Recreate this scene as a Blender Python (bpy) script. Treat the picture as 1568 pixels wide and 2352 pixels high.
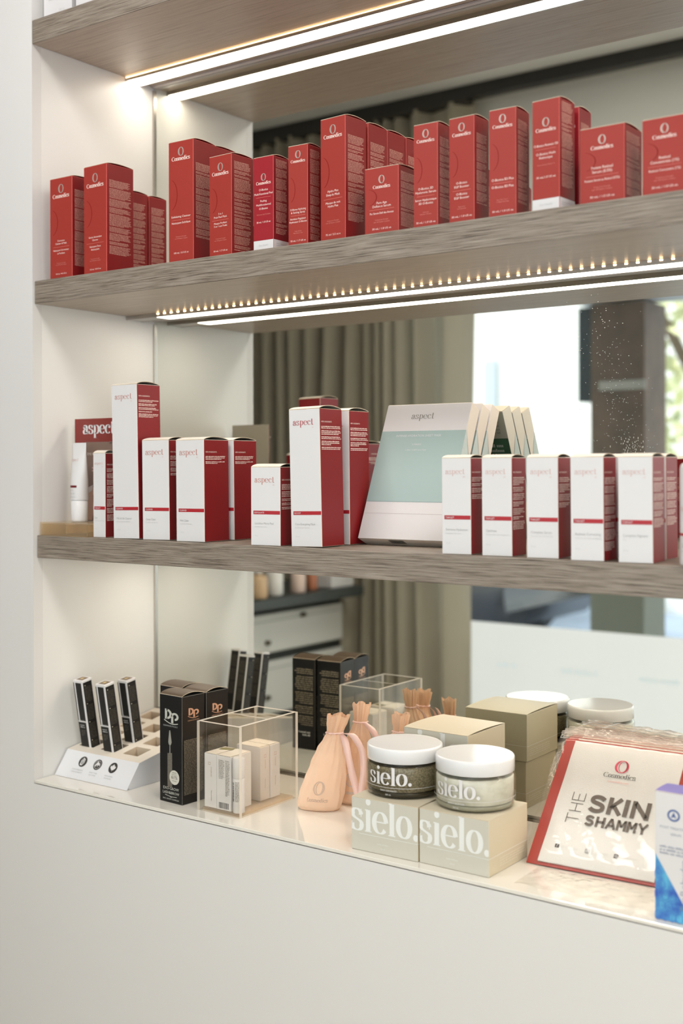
import bpy, bmesh, math, random
from mathutils import Vector, Matrix
from math import sin, cos, pi, radians as R

# ------------------------------------------------------------------ camera, world, exposure
scene = bpy.context.scene
C = scene.collection
for o in list(bpy.data.objects):
    bpy.data.objects.remove(o)

cam_data = bpy.data.cameras.new('camera')
cam = bpy.data.objects.new('camera', cam_data)
C.objects.link(cam)
CAM = Vector((1.68156, -1.39015, 1.39034))
cx = Vector((0.80907245, 0.58770325, -0.00258051))
cy = Vector((0.00121393, 0.00271965, 0.99999556))
cf = Vector((-0.58770767, 0.80907199, -0.00148696))
m = Matrix((cx, cy, -cf)).transposed().to_4x4()
m.translation = CAM
cam.matrix_world = m
cam_data.sensor_fit = 'VERTICAL'
cam_data.sensor_height = 36.0
cam_data.lens = 36.0 * 2752.886 / 2352.0
cam_data.shift_y = -100.07 / 2352.0
cam_data.shift_x = 0.0
cam_data.clip_start = 0.02
cam_data.dof.use_dof = True
cam_data.dof.focus_distance = 1.86
cam_data.dof.aperture_fstop = 3.0
scene.camera = cam

world = bpy.data.worlds.new('daylight')
scene.world = world
world.use_nodes = True
bg = world.node_tree.nodes['Background']
bg.inputs[0].default_value = (0.96, 0.98, 1.0, 1)
bg.inputs[1].default_value = 3.0

sun_data = bpy.data.lights.new('sun', 'SUN')
sun_data.energy = 3.0
sun_data.angle = R(3)
sun_data.color = (1.0, 0.94, 0.84)
sun = bpy.data.objects.new('sun', sun_data)
sun.rotation_euler = (R(-52), 0, R(25))     # falls on the street, high over the roofs
C.objects.link(sun)

def add_fill_light(x, y, e, s=0.5, col=(1.0, 0.97, 0.93)):  # unseen area light added under the ceiling as fill, no fixture modelled
    d = bpy.data.lights.new('unseen_fill_light', 'AREA')
    d.shape = 'SQUARE'; d.size = s; d.energy = e; d.color = col
    o = bpy.data.objects.new('unseen_fill_light', d)
    o.location = (x, y, 2.785)
    C.objects.link(o)
    return o
for lx, ly in ((0.3, -0.8), (1.9, -0.8), (3.4, -0.8)):
    add_fill_light(lx, ly, 17)

vs = scene.view_settings
scene.display_settings.display_device = 'sRGB'
vs.view_transform = 'Standard'
vs.look = 'None'
vs.exposure = -0.12
vs.gamma = 1.0
vs.use_curve_mapping = False
cy_ = scene.cycles
cy_.max_bounces = 14
cy_.diffuse_bounces = 5
cy_.glossy_bounces = 6
cy_.transmission_bounces = 10
cy_.transparent_max_bounces = 48
cy_.caustics_reflective = True
cy_.caustics_refractive = False
cy_.sample_clamp_indirect = 20.0
cy_.use_denoising = True

# ------------------------------------------------------------------ measured levels (metres)
ZA, ZAT = 2.1363, 2.1779      # top shelf, underside and top
ZB, ZBT = 1.6791, 1.7192      # upper shelf
ZC, ZCT = 1.2307, 1.2704      # middle shelf
ZK = 0.8394                   # counter top
MIR = 0.300                   # mirror plane
LEN = 3.0                     # length of the display niche
WIN = -1.99                   # window wall

# ------------------------------------------------------------------ colours and materials
def lin(c):
    def f(v):
        v /= 255.0
        return v / 12.92 if v <= 0.04045 else ((v + 0.055) / 1.055) ** 2.4
    return (f(c[0]), f(c[1]), f(c[2]), 1.0)

MATS = {}
def mat(name, col, rough=0.5, metal=0.0, emit=None, estr=0.0, coat=0.0, spec=0.5, bump=None, noise=None, trans=0.0):
    """plain principled surface; noise=(scale, other colour, stretch), bump=(scale, strength)"""
    if name in MATS:
        return MATS[name]
    m = bpy.data.materials.new(name)
    m.use_nodes = True
    nt = m.node_tree
    b = nt.nodes['Principled BSDF']
    b.inputs['Base Color'].default_value = lin(col)
    b.inputs['Roughness'].default_value = rough
    b.inputs['Metallic'].default_value = metal
    b.inputs['Coat Weight'].default_value = coat
    b.inputs['Specular IOR Level'].default_value = spec
    b.inputs['Transmission Weight'].default_value = trans
    if emit:
        b.inputs['Emission Color'].default_value = lin(emit)
        b.inputs['Emission Strength'].default_value = estr
    if noise or bump:
        tc = nt.nodes.new('ShaderNodeTexCoord')
        mp = nt.nodes.new('ShaderNodeMapping')
        nt.links.new(tc.outputs['Object'], mp.inputs[0])
    if noise:
        n = nt.nodes.new('ShaderNodeTexNoise')
        mp.inputs['Scale'].default_value = noise[2] if len(noise) > 2 else (1, 1, 1)
        n.inputs['Scale'].default_value = noise[0]
        n.inputs['Detail'].default_value = 6
        r = nt.nodes.new('ShaderNodeValToRGB')
        r.color_ramp.elements[0].position = 0.35
        r.color_ramp.elements[1].position = 0.65
        r.color_ramp.elements[0].color = lin(col)
        r.color_ramp.elements[1].color = lin(noise[1])
        nt.links.new(mp.outputs[0], n.inputs['Vector'])
        nt.links.new(n.outputs[0], r.inputs[0])
        nt.links.new(r.outputs[0], b.inputs['Base Color'])
    if bump:
        n2 = nt.nodes.new('ShaderNodeTexNoise')
        n2.inputs['Scale'].default_value = bump[0]
        n2.inputs['Detail'].default_value = 4
        bp = nt.nodes.new('ShaderNodeBump')
        bp.inputs['Strength'].default_value = bump[1]
        bp.inputs['Distance'].default_value = 0.002
        nt.links.new(tc.outputs['Object'], n2.inputs['Vector'])
        nt.links.new(n2.outputs[0], bp.inputs['Height'])
        nt.links.new(bp.outputs[0], b.inputs['Normal'])
    MATS[name] = m
    return m

def wood_mat(name, dark, mid, light, rough=0.45, fine=1.0):
    m = bpy.data.materials.new(name)
    m.use_nodes = True
    nt = m.node_tree; N = nt.nodes; L = nt.links
    b = N['Principled BSDF']
    b.inputs['Roughness'].default_value = rough
    tc = N.new('ShaderNodeTexCoord')
    mp = N.new('ShaderNodeMapping'); mp.inputs['Scale'].default_value = (13 * fine, 260, 620 * fine)
    L.new(tc.outputs['Object'], mp.inputs[0])
    wob = N.new('ShaderNodeTexNoise'); wob.inputs['Scale'].default_value = 9
    L.new(tc.outputs['Object'], wob.inputs['Vector'])
    vm = N.new('ShaderNodeVectorMath'); vm.operation = 'MULTIPLY_ADD'
    vm.inputs[1].default_value = (0, 2, 3.5)
    L.new(wob.outputs['Color'], vm.inputs[0]); L.new(mp.outputs[0], vm.inputs[2])
    n = N.new('ShaderNodeTexNoise'); n.inputs['Scale'].default_value = 1.0; n.inputs['Detail'].default_value = 5
    n.inputs['Roughness'].default_value = 0.65
    L.new(vm.outputs[0], n.inputs['Vector'])
    r = N.new('ShaderNodeValToRGB')
    e = r.color_ramp.elements
    e[0].position = 0.33; e[0].color = lin(dark)
    e[1].position = 0.72; e[1].color = lin(light)
    q = e.new(0.46); q.color = lin(mid)
    L.new(n.outputs[0], r.inputs[0]); L.new(r.outputs[0], b.inputs['Base Color'])
    bp = N.new('ShaderNodeBump'); bp.inputs['Strength'].default_value = 0.25 if fine >= 1 else .03; bp.inputs['Distance'].default_value = 0.0008
    L.new(n.outputs[0], bp.inputs['Height']); L.new(bp.outputs[0], b.inputs['Normal'])
    MATS[name] = m
    return m

def clear_mat(name, tint=(255, 255, 255), gloss=1.0, rough=0.02, haze=0.0, hazecol=(240, 235, 225), wrinkle=None):
    """clear sheet plastic: see-through with a Fresnel gloss and optional haze"""
    m = bpy.data.materials.new(name)
    m.use_nodes = True
    nt = m.node_tree; N = nt.nodes; L = nt.links
    N.clear()
    out = N.new('ShaderNodeOutputMaterial')
    tr = N.new('ShaderNodeBsdfTransparent'); tr.inputs[0].default_value = lin(tint)
    gl = N.new('ShaderNodeBsdfGlossy'); gl.inputs['Roughness'].default_value = rough
    gl.inputs[0].default_value = (gloss, gloss, gloss, 1)
    fr = N.new('ShaderNodeLayerWeight'); fr.inputs[0].default_value = 0.5
    pw = N.new('ShaderNodeMath'); pw.operation = 'POWER'; pw.inputs[1].default_value = 4.0
    ma = N.new('ShaderNodeMath'); ma.operation = 'MULTIPLY_ADD'; ma.inputs[1].default_value = 0.75; ma.inputs[2].default_value = 0.03
    L.new(fr.outputs['Facing'], pw.inputs[0]); L.new(pw.outputs[0], ma.inputs[0])
    mx = N.new('ShaderNodeMixShader')
    L.new(ma.outputs[0], mx.inputs[0]); L.new(tr.outputs[0], mx.inputs[1]); L.new(gl.outputs[0], mx.inputs[2])
    last = mx
    if haze > 0:
        df = N.new('ShaderNodeBsdfDiffuse'); df.inputs[0].default_value = lin(hazecol)
        tl = N.new('ShaderNodeBsdfTranslucent'); tl.inputs[0].default_value = lin(hazecol)
        h = N.new('ShaderNodeMixShader'); h.inputs[0].default_value = 0.5
        L.new(df.outputs[0], h.inputs[1]); L.new(tl.outputs[0], h.inputs[2])
        m2 = N.new('ShaderNodeMixShader'); m2.inputs[0].default_value = haze
        L.new(mx.outputs[0], m2.inputs[1]); L.new(h.outputs[0], m2.inputs[2])
        last = m2
    if wrinkle:
        tc = N.new('ShaderNodeTexCoord')
        mp = N.new('ShaderNodeMapping'); mp.inputs['Scale'].default_value = wrinkle[2]
        n = N.new('ShaderNodeTexNoise'); n.inputs['Scale'].default_value = wrinkle[0]; n.inputs['Detail'].default_value = 3
        n.inputs['Distortion'].default_value = 1.2
        bp = N.new('ShaderNodeBump'); bp.inputs['Strength'].default_value = wrinkle[1]; bp.inputs['Distance'].default_value = 0.004
        L.new(tc.outputs['Object'], mp.inputs[0]); L.new(mp.outputs[0], n.inputs['Vector'])
        L.new(n.outputs[0], bp.inputs['Height'])
        L.new(bp.outputs[0], gl.inputs['Normal']); L.new(bp.outputs[0], fr.inputs['Normal'])
    L.new(last.outputs[0], out.inputs[0])
    MATS[name] = m
    return m

def cloth_mat(name, col, transl=0.35, bump=None, rough=0.8):
    m = bpy.data.materials.new(name)
    m.use_nodes = True
    nt = m.node_tree; N = nt.nodes; L = nt.links
    N.clear()
    out = N.new('ShaderNodeOutputMaterial')
    df = N.new('ShaderNodeBsdfDiffuse'); df.inputs[0].default_value = lin(col); df.inputs[1].default_value = rough
    tl = N.new('ShaderNodeBsdfTranslucent'); tl.inputs[0].default_value = lin(col)
    mx = N.new('ShaderNodeMixShader'); mx.inputs[0].default_value = transl
    L.new(df.outputs[0], mx.inputs[1]); L.new(tl.outputs[0], mx.inputs[2]); L.new(mx.outputs[0], out.inputs[0])
    if bump:
        tc = N.new('ShaderNodeTexCoord')
        n = N.new('ShaderNodeTexNoise'); n.inputs['Scale'].default_value = bump[0]; n.inputs['Detail'].default_value = 5
        bp = N.new('ShaderNodeBump'); bp.inputs['Strength'].default_value = bump[1]; bp.inputs['Distance'].default_value = 0.002
        L.new(tc.outputs['Object'], n.inputs['Vector']); L.new(n.outputs[0], bp.inputs['Height'])
        L.new(bp.outputs[0], df.inputs['Normal'])
    MATS[name] = m
    return m

def emit_mat(name, col, s):
    m = bpy.data.materials.new(name)
    m.use_nodes = True
    nt = m.node_tree
    nt.nodes.clear()
    e = nt.nodes.new('ShaderNodeEmission'); e.inputs[0].default_value = lin(col); e.inputs[1].default_value = s
    o = nt.nodes.new('ShaderNodeOutputMaterial'); nt.links.new(e.outputs[0], o.inputs[0])
    MATS[name] = m
    return m

WALL = mat('white_paint', (219, 216, 213), 0.55)
PANEL = mat('white_laminate', (227, 225, 221), 0.35)
WOOD = wood_mat('grey_oak_laminate', (78, 66, 56), (128, 116, 103), (164, 153, 140))
UNDER = wood_mat('grey_oak_underside', (156, 139, 122), (172, 156, 138), (188, 173, 156), rough=0.36, fine=0.5)
ALU = mat('brushed_aluminium', (196, 190, 182), 0.3, metal=1.0)
MIRROR = mat('mirror_silver', (226, 228, 222), 0.0, metal=1.0)
GLASSTOP = mat('back_painted_white_glass', (228, 223, 213), 0.06, coat=0.6)
LEDW = emit_mat('led_diffuser_glow', (255, 243, 226), 15.0)
LEDD = emit_mat('led_dot_glow', (255, 208, 150), 20.0)
LEDF = emit_mat('led_side_glow', (255, 206, 146), 9.0)
RED = mat('red_card_print', (146, 40, 36), 0.38)
REDB = mat('crimson_card_print', (154, 32, 42), 0.36)
REDE = mat('red_card_fold', (214, 92, 84), 0.5)
CREAM = mat('raw_card_edge', (226, 208, 182), 0.7)
DARKIN = mat('box_inner_shade_card', (92, 66, 52), 0.8)
INKP = mat('blush_white_ink', (250, 226, 216), 0.45)
INKS = mat('side_text_ink', (222, 168, 152), 0.5)
INKF = mat('faint_blush_ink', (214, 130, 118), 0.5)
FOIL = mat('silver_foil', (236, 222, 214), 0.25, metal=0.6)
EMBOSS = mat('embossed_red', (142, 40, 34), 0.25)
WHITE = mat('white_card', (218, 215, 214), 0.42)
WARM = mat('warm_white_card', (226, 217, 204), 0.5)
ASPF = mat('copper_ink', (190, 128, 116), 0.4)
ASPL = mat('pale_copper_ink', (208, 172, 166), 0.4)
BAND = mat('crimson_band_ink', (170, 34, 44), 0.4)
GREYT = mat('pale_grey_ink', (168, 168, 166), 0.5)
GREYL = mat('very_pale_grey_ink', (198, 196, 194), 0.5)
DRED = mat('deep_red_print', (130, 20, 26), 0.42, spec=.35)
BLACK = mat('matt_black_card', (16, 15, 15), 0.45, spec=.35)
SILV = mat('silver_print', (206, 206, 196), 0.35, metal=0.3)
COPP = mat('rose_gold_print', (226, 176, 146), 0.3, metal=0.5)
TXTG = mat('grey_print', (120, 114, 102), 0.5)
DKTXT = mat('dark_grey_print', (62, 58, 54), 0.5)
MIDTXT = mat('taupe_print', (96, 86, 78), 0.5)
FACECOL = {}

# ------------------------------------------------------------------ mesh building
class MB:
    def __init__(s):
        s.v = []; s.f = []; s.m = []; s.mats = []; s.sm = []
    def mi(s, m):
        if m not in s.mats: s.mats.append(m)
        return s.mats.index(m)
    def poly(s, pts, m, smooth=False):
        i = len(s.v); s.v += [tuple(p) for p in pts]
        s.f.append(tuple(range(i, i + len(pts)))); s.m.append(s.mi(m)); s.sm.append(smooth)
    def raw(s, vs, fs, m, smooth=False):
        i = len(s.v); s.v += [tuple(p) for p in vs]; k = s.mi(m)
        for f in fs:
            s.f.append(tuple(a + i for a in f)); s.m.append(k); s.sm.append(smooth)
    def box(s, a, b, m, mats=None, bev=0.0, bm_=None):
        """box from corner a to corner b; mats may give faces 'front back left right top bottom' of their own"""
        x0, y0, z0 = a; x1, y1, z1 = b
        mats = mats or {}
        e = bev
        if e <= 0:
            P = [(x0,y0,z0),(x1,y0,z0),(x1,y1,z0),(x0,y1,z0),(x0,y0,z1),(x1,y0,z1),(x1,y1,z1),(x0,y1,z1)]
            for n, f in (('bottom',(0,3,2,1)),('top',(4,5,6,7)),('front',(0,1,5,4)),('right',(1,2,6,5)),('back',(2,3,7,6)),('left',(3,0,4,7))):
                s.raw([P[k] for k in f], [(0,1,2,3)], mats.get(n, m))
            return
        # bevelled: inset face quads, edge quads, corner triangles
        F = {}
        X = (x0, x1); Y = (y0, y1); Z = (z0, z1)
        def c(i, j, k, ax):
            p = [X[i], Y[j], Z[k]]; sg = [1 if q == 0 else -1 for q in (i, j, k)]
            for d in range(3):
                if d != ax: p[d] += sg[d] * e
            return tuple(p)
        bmx = bm_ or m
        q = lambda pts, mm: s.poly(pts, mm)
        q([c(0,0,0,1), c(1,0,0,1), c(1,0,1,1), c(0,0,1,1)], mats.get('front', m))
        q([c(1,1,0,1), c(0,1,0,1), c(0,1,1,1), c(1,1,1,1)], mats.get('back', m))
        q([c(1,0,0,0), c(1,1,0,0), c(1,1,1,0), c(1,0,1,0)], mats.get('right', m))
        q([c(0,1,0,0), c(0,0,0,0), c(0,0,1,0), c(0,1,1,0)], mats.get('left', m))
        q([c(0,0,1,2), c(1,0,1,2), c(1,1,1,2), c(0,1,1,2)], mats.get('top', m))
        q([c(0,1,0,2), c(1,1,0,2), c(1,0,0,2), c(0,0,0,2)], mats.get('bottom', m))
        for k in (0, 1):
            q([c(0,0,k,1), c(1,0,k,1), c(1,0,k,2), c(0,0,k,2)], bmx); q([c(0,1,k,1), c(1,1,k,1), c(1,1,k,2), c(0,1,k,2)], bmx)
            q([c(0,0,k,0), c(0,1,k,0), c(0,1,k,2), c(0,0,k,2)], bmx); q([c(1,0,k,0), c(1,1,k,0), c(1,1,k,2), c(1,0,k,2)], bmx)
            for i in (0, 1):
                for j in (0, 1):
                    q([c(i,j,k,0), c(i,j,k,1), c(i,j,k,2)], bmx)
        for i in (0, 1):
            for j in (0, 1):
                q([c(i,j,0,0), c(i,j,0,1), c(i,j,1,1), c(i,j,1,0)], bmx)
    def lathe(s, prof, m, n=48, cx=0, cy=0, smooth=True, sx=1, sy=1, cap=True):
        vs = []; fs = []
        for r, z in prof:
            for k in range(n):
                a = 2 * pi * k / n
                vs.append((cx + r * cos(a) * sx, cy + r * sin(a) * sy, z))
        for i in range(len(prof) - 1):
            for k in range(n):
                fs.append((i*n+k, i*n+(k+1)%n, (i+1)*n+(k+1)%n, (i+1)*n+k))
        if cap:
            fs.append(tuple(reversed(range(n)))); fs.append(tuple((len(prof)-1)*n + k for k in range(n)))
        i0 = len(s.v); s.v += vs; kk = s.mi(m)
        for f in fs:
            s.f.append(tuple(a + i0 for a in f)); s.m.append(kk); s.sm.append(smooth and len(f) == 4)
    def tube(s, pts, r, m, n=8, flat=1.0):
        pts = [Vector(p) for p in pts]; vs = []; fs = []
        for i, p in enumerate(pts):
            t = (pts[min(i+1, len(pts)-1)] - pts[max(i-1, 0)]).normalized()
            a = t.cross(Vector((0, 0, 1))); a = a.normalized() if a.length > 1e-4 else Vector((1, 0, 0))
            b = t.cross(a)
            for k in range(n):
                w = 2 * pi * k / n
                vs.append(p + a * cos(w) * r + b * sin(w) * r * flat)
        for i in range(len(pts) - 1):
            for k in range(n):
                fs.append((i*n+k, i*n+(k+1)%n, (i+1)*n+(k+1)%n, (i+1)*n+k))
        fs.append(tuple(range(n))); fs.append(tuple((len(pts)-1)*n+k for k in range(n)))
        s.raw(vs, fs, m, True)
    def build(s, name, parent=None, fix=False):
        me = bpy.data.meshes.new(name)
        me.from_pydata(s.v, [], s.f)
        for m in s.mats: me.materials.append(m)
        me.polygons.foreach_set('material_index', s.m)
        me.polygons.foreach_set('use_smooth', s.sm)
        if fix:
            b = bmesh.new(); b.from_mesh(me)
            bmesh.ops.remove_doubles(b, verts=b.verts, dist=1e-6)
            bmesh.ops.recalc_face_normals(b, faces=b.faces); b.to_mesh(me); b.free()
        me.update()
        o = bpy.data.objects.new(name, me)
        C.objects.link(o)
        if parent: o.parent = parent
        return o

def tag(o, label=None, cat=None, group=None, kind=None):
    if label: o['label'] = label
    if cat: o['category'] = cat
    if group: o['group'] = group
    if kind: o['kind'] = kind
    return o

def thing(name, label, cat, loc=(0, 0, 0), rz=0.0, group=None, rx=0.0, ry=0.0):
    o = bpy.data.objects.new(name, None)
    o.empty_display_size = 0.02
    C.objects.link(o)
    o.location = loc; o.rotation_euler = (rx, ry, rz)
    return tag(o, label, cat, group)

def copy_tree(src, label, loc, rz=None, rx=None, ry=None):
    r = src.copy(); C.objects.link(r); r.location = loc
    e = list(src.rotation_euler)
    if rx is not None: e[0] = rx
    if ry is not None: e[1] = ry
    if rz is not None: e[2] = rz
    r.rotation_euler = e
    r['label'] = label
    def rec(a, b):
        for ch in list(a.children):
            c = ch.copy(); C.objects.link(c); c.parent = b
            rec(ch, c)
    rec(src, r)
    return r

# ------------------------------------------------------------------ lettering
_tc = {}
def text2d(s, bold=False):
    """flat outline of a line of plain lettering: vertices and faces at size 1, and its width"""
    if s in _tc: return _tc[s]
    cu = bpy.data.curves.new('lettering', 'FONT')
    cu.body = s; cu.size = 1.0; cu.resolution_u = 2; cu.fill_mode = 'FRONT'
    ob = bpy.data.objects.new('lettering', cu)
    me = ob.to_mesh()
    vs = [(v.co.x, v.co.y) for v in me.vertices]; fs = [tuple(p.vertices) for p in me.polygons]
    ob.to_mesh_clear()
    bpy.data.objects.remove(ob); bpy.data.curves.remove(cu)
    w = max([v[0] for v in vs], default=0)
    _tc[s] = (vs, fs, w)
    return _tc[s]

def arc(cx_, cy_2, rx, ry, a0, a1, n=22):
    return [(cx_ + rx * cos(R(a0 + (a1 - a0) * i / n)), cy_2 + ry * sin(R(a0 + (a1 - a0) * i / n))) for i in range(n + 1)]

def bez(p0, p1, p2, p3, n=10):
    o = []
    for i in range(n + 1):
        t = i / n; u = 1 - t
        o.append(tuple(u**3*a + 3*u*u*t*b + 3*u*t*t*c + t**3*d for a, b, c, d in zip(p0, p1, p2, p3)))
    return o

# a high-contrast serif alphabet drawn with a pen that is thick downwards and thin sideways (x-height 1)
def glyph(ch):
    S = []      # ('p', path) pen strokes ; ('r', x0,y0,x1,y1) hairline slabs ; ('d', x, y, r) dots
    if ch in 'oO0':
        S = [('p', arc(.46, .5, .34, .46, 90, 450, 40))]; w = .95
    elif ch == 'c':
        S = [('p', arc(.48, .5, .36, .46, 48, 318, 32)), ('d', .70, .76, .09)]; w = .88
    elif ch == 'C':
        S = [('p', arc(.72, .70, .58, .68, 42, 318, 36)), ('r', 1.13, .98, 1.17, 1.36)]; w = 1.30
    elif ch == 'e':
        S = [('p', arc(.46, .5, .35, .46, 4, 322, 36)), ('r', .14, .50, .82, .56)]; w = .90
    elif ch == 's':
        S = [('p', bez((.62, .72), (.60, 1.02), (.10, 1.06), (.12, .74)) + bez((.12, .74), (.14, .48), (.66, .54), (.66, .27))[1:]
              + bez((.66, .27), (.66, -.08), (.08, -.06), (.08, .30))[1:])]; w = .80
        S += [('r', .60, .62, .65, .98), ('r', .05, .02, .10, .38)]
    elif ch == 'i':
        S = [('p', [(.25, .98), (.25, .02)]), ('r', .05, .0, .45, .045), ('r', .06, .94, .25, .985), ('d', .25, 1.33, .13)]; w = .50
    elif ch == 'l':
        S = [('p', [(.25, 1.42), (.25, .02)]), ('r', .05, .0, .45, .045), ('r', .06, 1.39, .25, 1.435)]; w = .50
    elif ch == 'a':
        S = [('p', bez((.14, .74), (.16, 1.04), (.60, 1.06), (.60, .66)) + [(.60, .40), (.60, .10)]), ('d', .17, .72, .07),
             ('p', bez((.60, .60), (.30, .54), (.08, .44), (.10, .22)) + bez((.10, .22), (.12, -.08), (.50, -.04), (.60, .22))[1:]),
             ('r', .60, .0, .84, .045)]; w = .86
    elif ch == 'p':
        S = [('p', [(.24, .98), (.24, -.44)]), ('p', arc(.50, .5, .33, .46, 130, -130, 26)), ('r', .04, -.46, .46, -.415), ('r', .05, .94, .24, .985)]; w = .95
    elif ch == 'd':
        S = [('p', arc(.42, .5, .33, .46, 50, 310, 26)), ('p', [(.68, 1.42), (.68, .04)]), ('r', .49, 1.39, .68, 1.435), ('r', .68, .0, .90, .045)]; w = .96
    elif ch == 't':
        S = [('p', [(.26, 1.30), (.26, .24)] + bez((.26, .24), (.26, -.06), (.48, -.02), (.54, .14))[1:]), ('r', .04, .94, .50, .985)]; w = .56
    elif ch == 'm':
        S = [('p', [(.22, .98), (.22, .02)]), ('r', .04, .0, .40, .045), ('r', .05, .94, .22, .985)]
        for k in (0, 1):
            x = .22 + .52 * k
            S += [('p', bez((x, .66), (x + .06, 1.02), (x + .50, 1.10), (x + .50, .66)) + [(x + .50, .02)]), ('r', x + .34, .0, x + .68, .045)]
        w = 1.46
    elif ch == '.':
        S = [('d', .18, .13, .14)]; w = .36
    else:
        w = .4
    return S, w

def stroke(path, thick, thin):
    n = len(path); out = []
    for i, p in enumerate(path):
        a = path[max(i - 1, 0)]; b = path[min(i + 1, n - 1)]
        if path[0] == path[-1] or (abs(path[0][0] - path[-1][0]) + abs(path[0][1] - path[-1][1]) < 1e-6):
            a = path[(i - 1) % (n - 1)]; b = path[(i + 1) % (n - 1)]
        dx, dy = b[0] - a[0], b[1] - a[1]; l = math.hypot(dx, dy) or 1
        dx /= l; dy /= l
        w = (thin + (thick - thin) * abs(dy) ** 1.6) / 2
        out.append(((p[0] - dy * w, p[1] + dx * w), (p[0] + dy * w, p[1] - dx * w)))
    vs = [q for pr in out for q in pr]
    return vs, [(2*i, 2*i+1, 2*i+3, 2*i+2) for i in range(n - 1)]

def serif(s, thick, thin, track=0.0):
    """whole word as 2D polygons; returns verts, faces, width"""
    V = []; F = []; x = 0
    for ch in s:
        S, w = glyph(ch)
        for g in S:
            if g[0] == 'p':
                vs, fs = stroke(g[1], thick, thin)
            elif g[0] == 'r':
                h = max(thin, .03)
                y1 = g[4] if g[4] - g[2] > .1 else g[2] + h
                vs = [(g[1], g[2]), (g[3], g[2]), (g[3], y1), (g[1], y1)]; fs = [(0, 1, 2, 3)]
            else:
                r = max(g[3], thick * .55); vs = [(g[1] + r * cos(a * pi / 8), g[2] + r * sin(a * pi / 8)) for a in range(16)]; fs = [tuple(range(16))]
            i = len(V); V += [(x + a, b) for a, b in vs]; F += [tuple(k + i for k in f) for f in fs]
        x += w + track
    return V, F, x - track

class Panel:
    """prints on a surface: f(u, v) gives the point on the surface, u to the right and v up"""
    def __init__(s, mb, f):
        s.mb = mb; s.f = f
    def shape(s, vs, fs, m):
        s.mb.raw([s.f(*p) for p in vs], fs, m)
    def text(s, body, x, y, size, m, align='l', width=None, rot=0, slant=0, squeeze=1.0):
        vs, fs, w = text2d(body)
        if not vs: return
        k = size; kx = size * squeeze
        if width and w > 0: kx = width / w
        ox = {'l': 0, 'c': -w * kx / 2, 'r': -w * kx}[align]
        c, sn = cos(R(rot)), sin(R(rot))
        P = []
        for a, b in vs:
            X = a * kx + ox + b * k * slant; Y = b * k
            P.append((x + X * c - Y * sn, y + X * sn + Y * c))
        s.shape(P, fs, m)
    def word(s, body, x, y, width, m, thick=.24, thin=.05, align='l', track=0.0, xh=None):
        vs, fs, w = serif(body, thick, thin, track)
        k = width / w; ky = k if xh is None else xh
        ox = {'l': 0, 'c': -width / 2}[align]
        s.shape([(x + a * k + ox, y + b * ky) for a, b in vs], fs, m)
    def rect(s, x0, y0, x1, y1, m, n=1):
        for i in range(n):
            a = x0 + (x1 - x0) * i / n; b = x0 + (x1 - x0) * (i + 1) / n
            s.shape([(a, y0), (b, y0), (b, y1), (a, y1)], [(0, 1, 2, 3)], m)
    def disc(s, x, y, r, m, n=28, ry=None):
        s.shape([(x + r * cos(2*pi*i/n), y + (ry or r) * sin(2*pi*i/n)) for i in range(n)], [tuple(range(n))], m)
    def ring(s, x, y, rx, ry, m, thick, thin, n=36, a0=90, a1=450):
        vs, fs = stroke(arc(x, y, rx, ry, a0, a1, n), thick, thin)
        s.shape(vs, fs, m)
    def poly(s, pts, m):
        s.shape(pts, [tuple(range(len(pts)))], m)
    def o_logo(s, x, y, h, m):
        """the slim ring made of two offset ellipses with a heavy left and right side"""
        s.ring(x, y, h * .34, h * .45, m, h * .13, h * .035)
        s.ring(x + h * .03, y, h * .25, h * .42, m, h * .05, h * .02)
    def fine(s, x0, y1, x1, lh, rows, m, seed, bold=0, ragged=.3):
        """rows of lettering too small to read: words as runs of tiny upright marks. rows: list of lines per paragraph"""
        rnd = random.Random(seed); y = y1
        for para in rows:
            for li in range(para):
                x = x0; end = x1 - (x1 - x0) * rnd.random() * ragged * (1.8 if li == para - 1 else .5)
                heavy = li == 0 and bold
                while x < end:
                    wl = rnd.randint(2, 8)
                    for _ in range(wl):
                        cw = lh * (.34 if heavy else .27)
                        if x + cw > end: break
                        hgt = lh * rnd.choice((.46, .46, .46, .66, .62))
                        s.rect(x, y - lh * .8, x + cw, y - lh * .8 + hgt, m)
                        x += cw + lh * .10
                    x += lh * .30
                y -= lh
            y -= lh * .75
        return y

def front(mb, w=0, e=.00018): return Panel(mb, lambda u, v: (u, -e, v))
def right(mb, w, e=.00018): return Panel(mb, lambda u, v: (w + e, u, v))
def back(mb, w, d, e=.00018): return Panel(mb, lambda u, v: (w - u, d + e, v))

# ------------------------------------------------------------------ the setting
def struct(name, mb, label=None):
    o = mb.build(name); o['kind'] = 'structure'
    if label: o['label'] = label
    return o

b = MB()   # white joinery front: left of the niche, below the counter and above the top
GAP = .0014
b.box((-1.00, 0.0, 0.0), (0.0, .02, 2.8), WALL)
b.box((0.0, 0.0, 0.0), (LEN + .6, .02, ZK - .0066), WALL)
b.box((LEN, 0.0, ZK - .0066), (LEN + 2.2, .02, 2.8), WALL)
b.box((0.0, 0.0, 2.62), (LEN, .02, 2.8), WALL)
struct('wall_front', b, 'white joinery front around the display niche')
b = MB()
b.box((-.018, .0202, ZK - .008), (0.0, MIR + .004, 2.62), PANEL)
struct('wall_side', b, 'white side panel of the niche')
b = MB()
b.box((LEN, .0202, ZK - .008), (LEN + .018, MIR + .004, 2.62), PANEL)
struct('wall_end', b, 'white end panel of the niche')
b = MB(); b.box((-2.6, WIN - .2, -.05), (5.2, .4, 0.0), mat('floor_boards', (206, 198, 186), .35, noise=(3, (188, 178, 164), (1, 14, 1)))); struct('floor', b)
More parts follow.
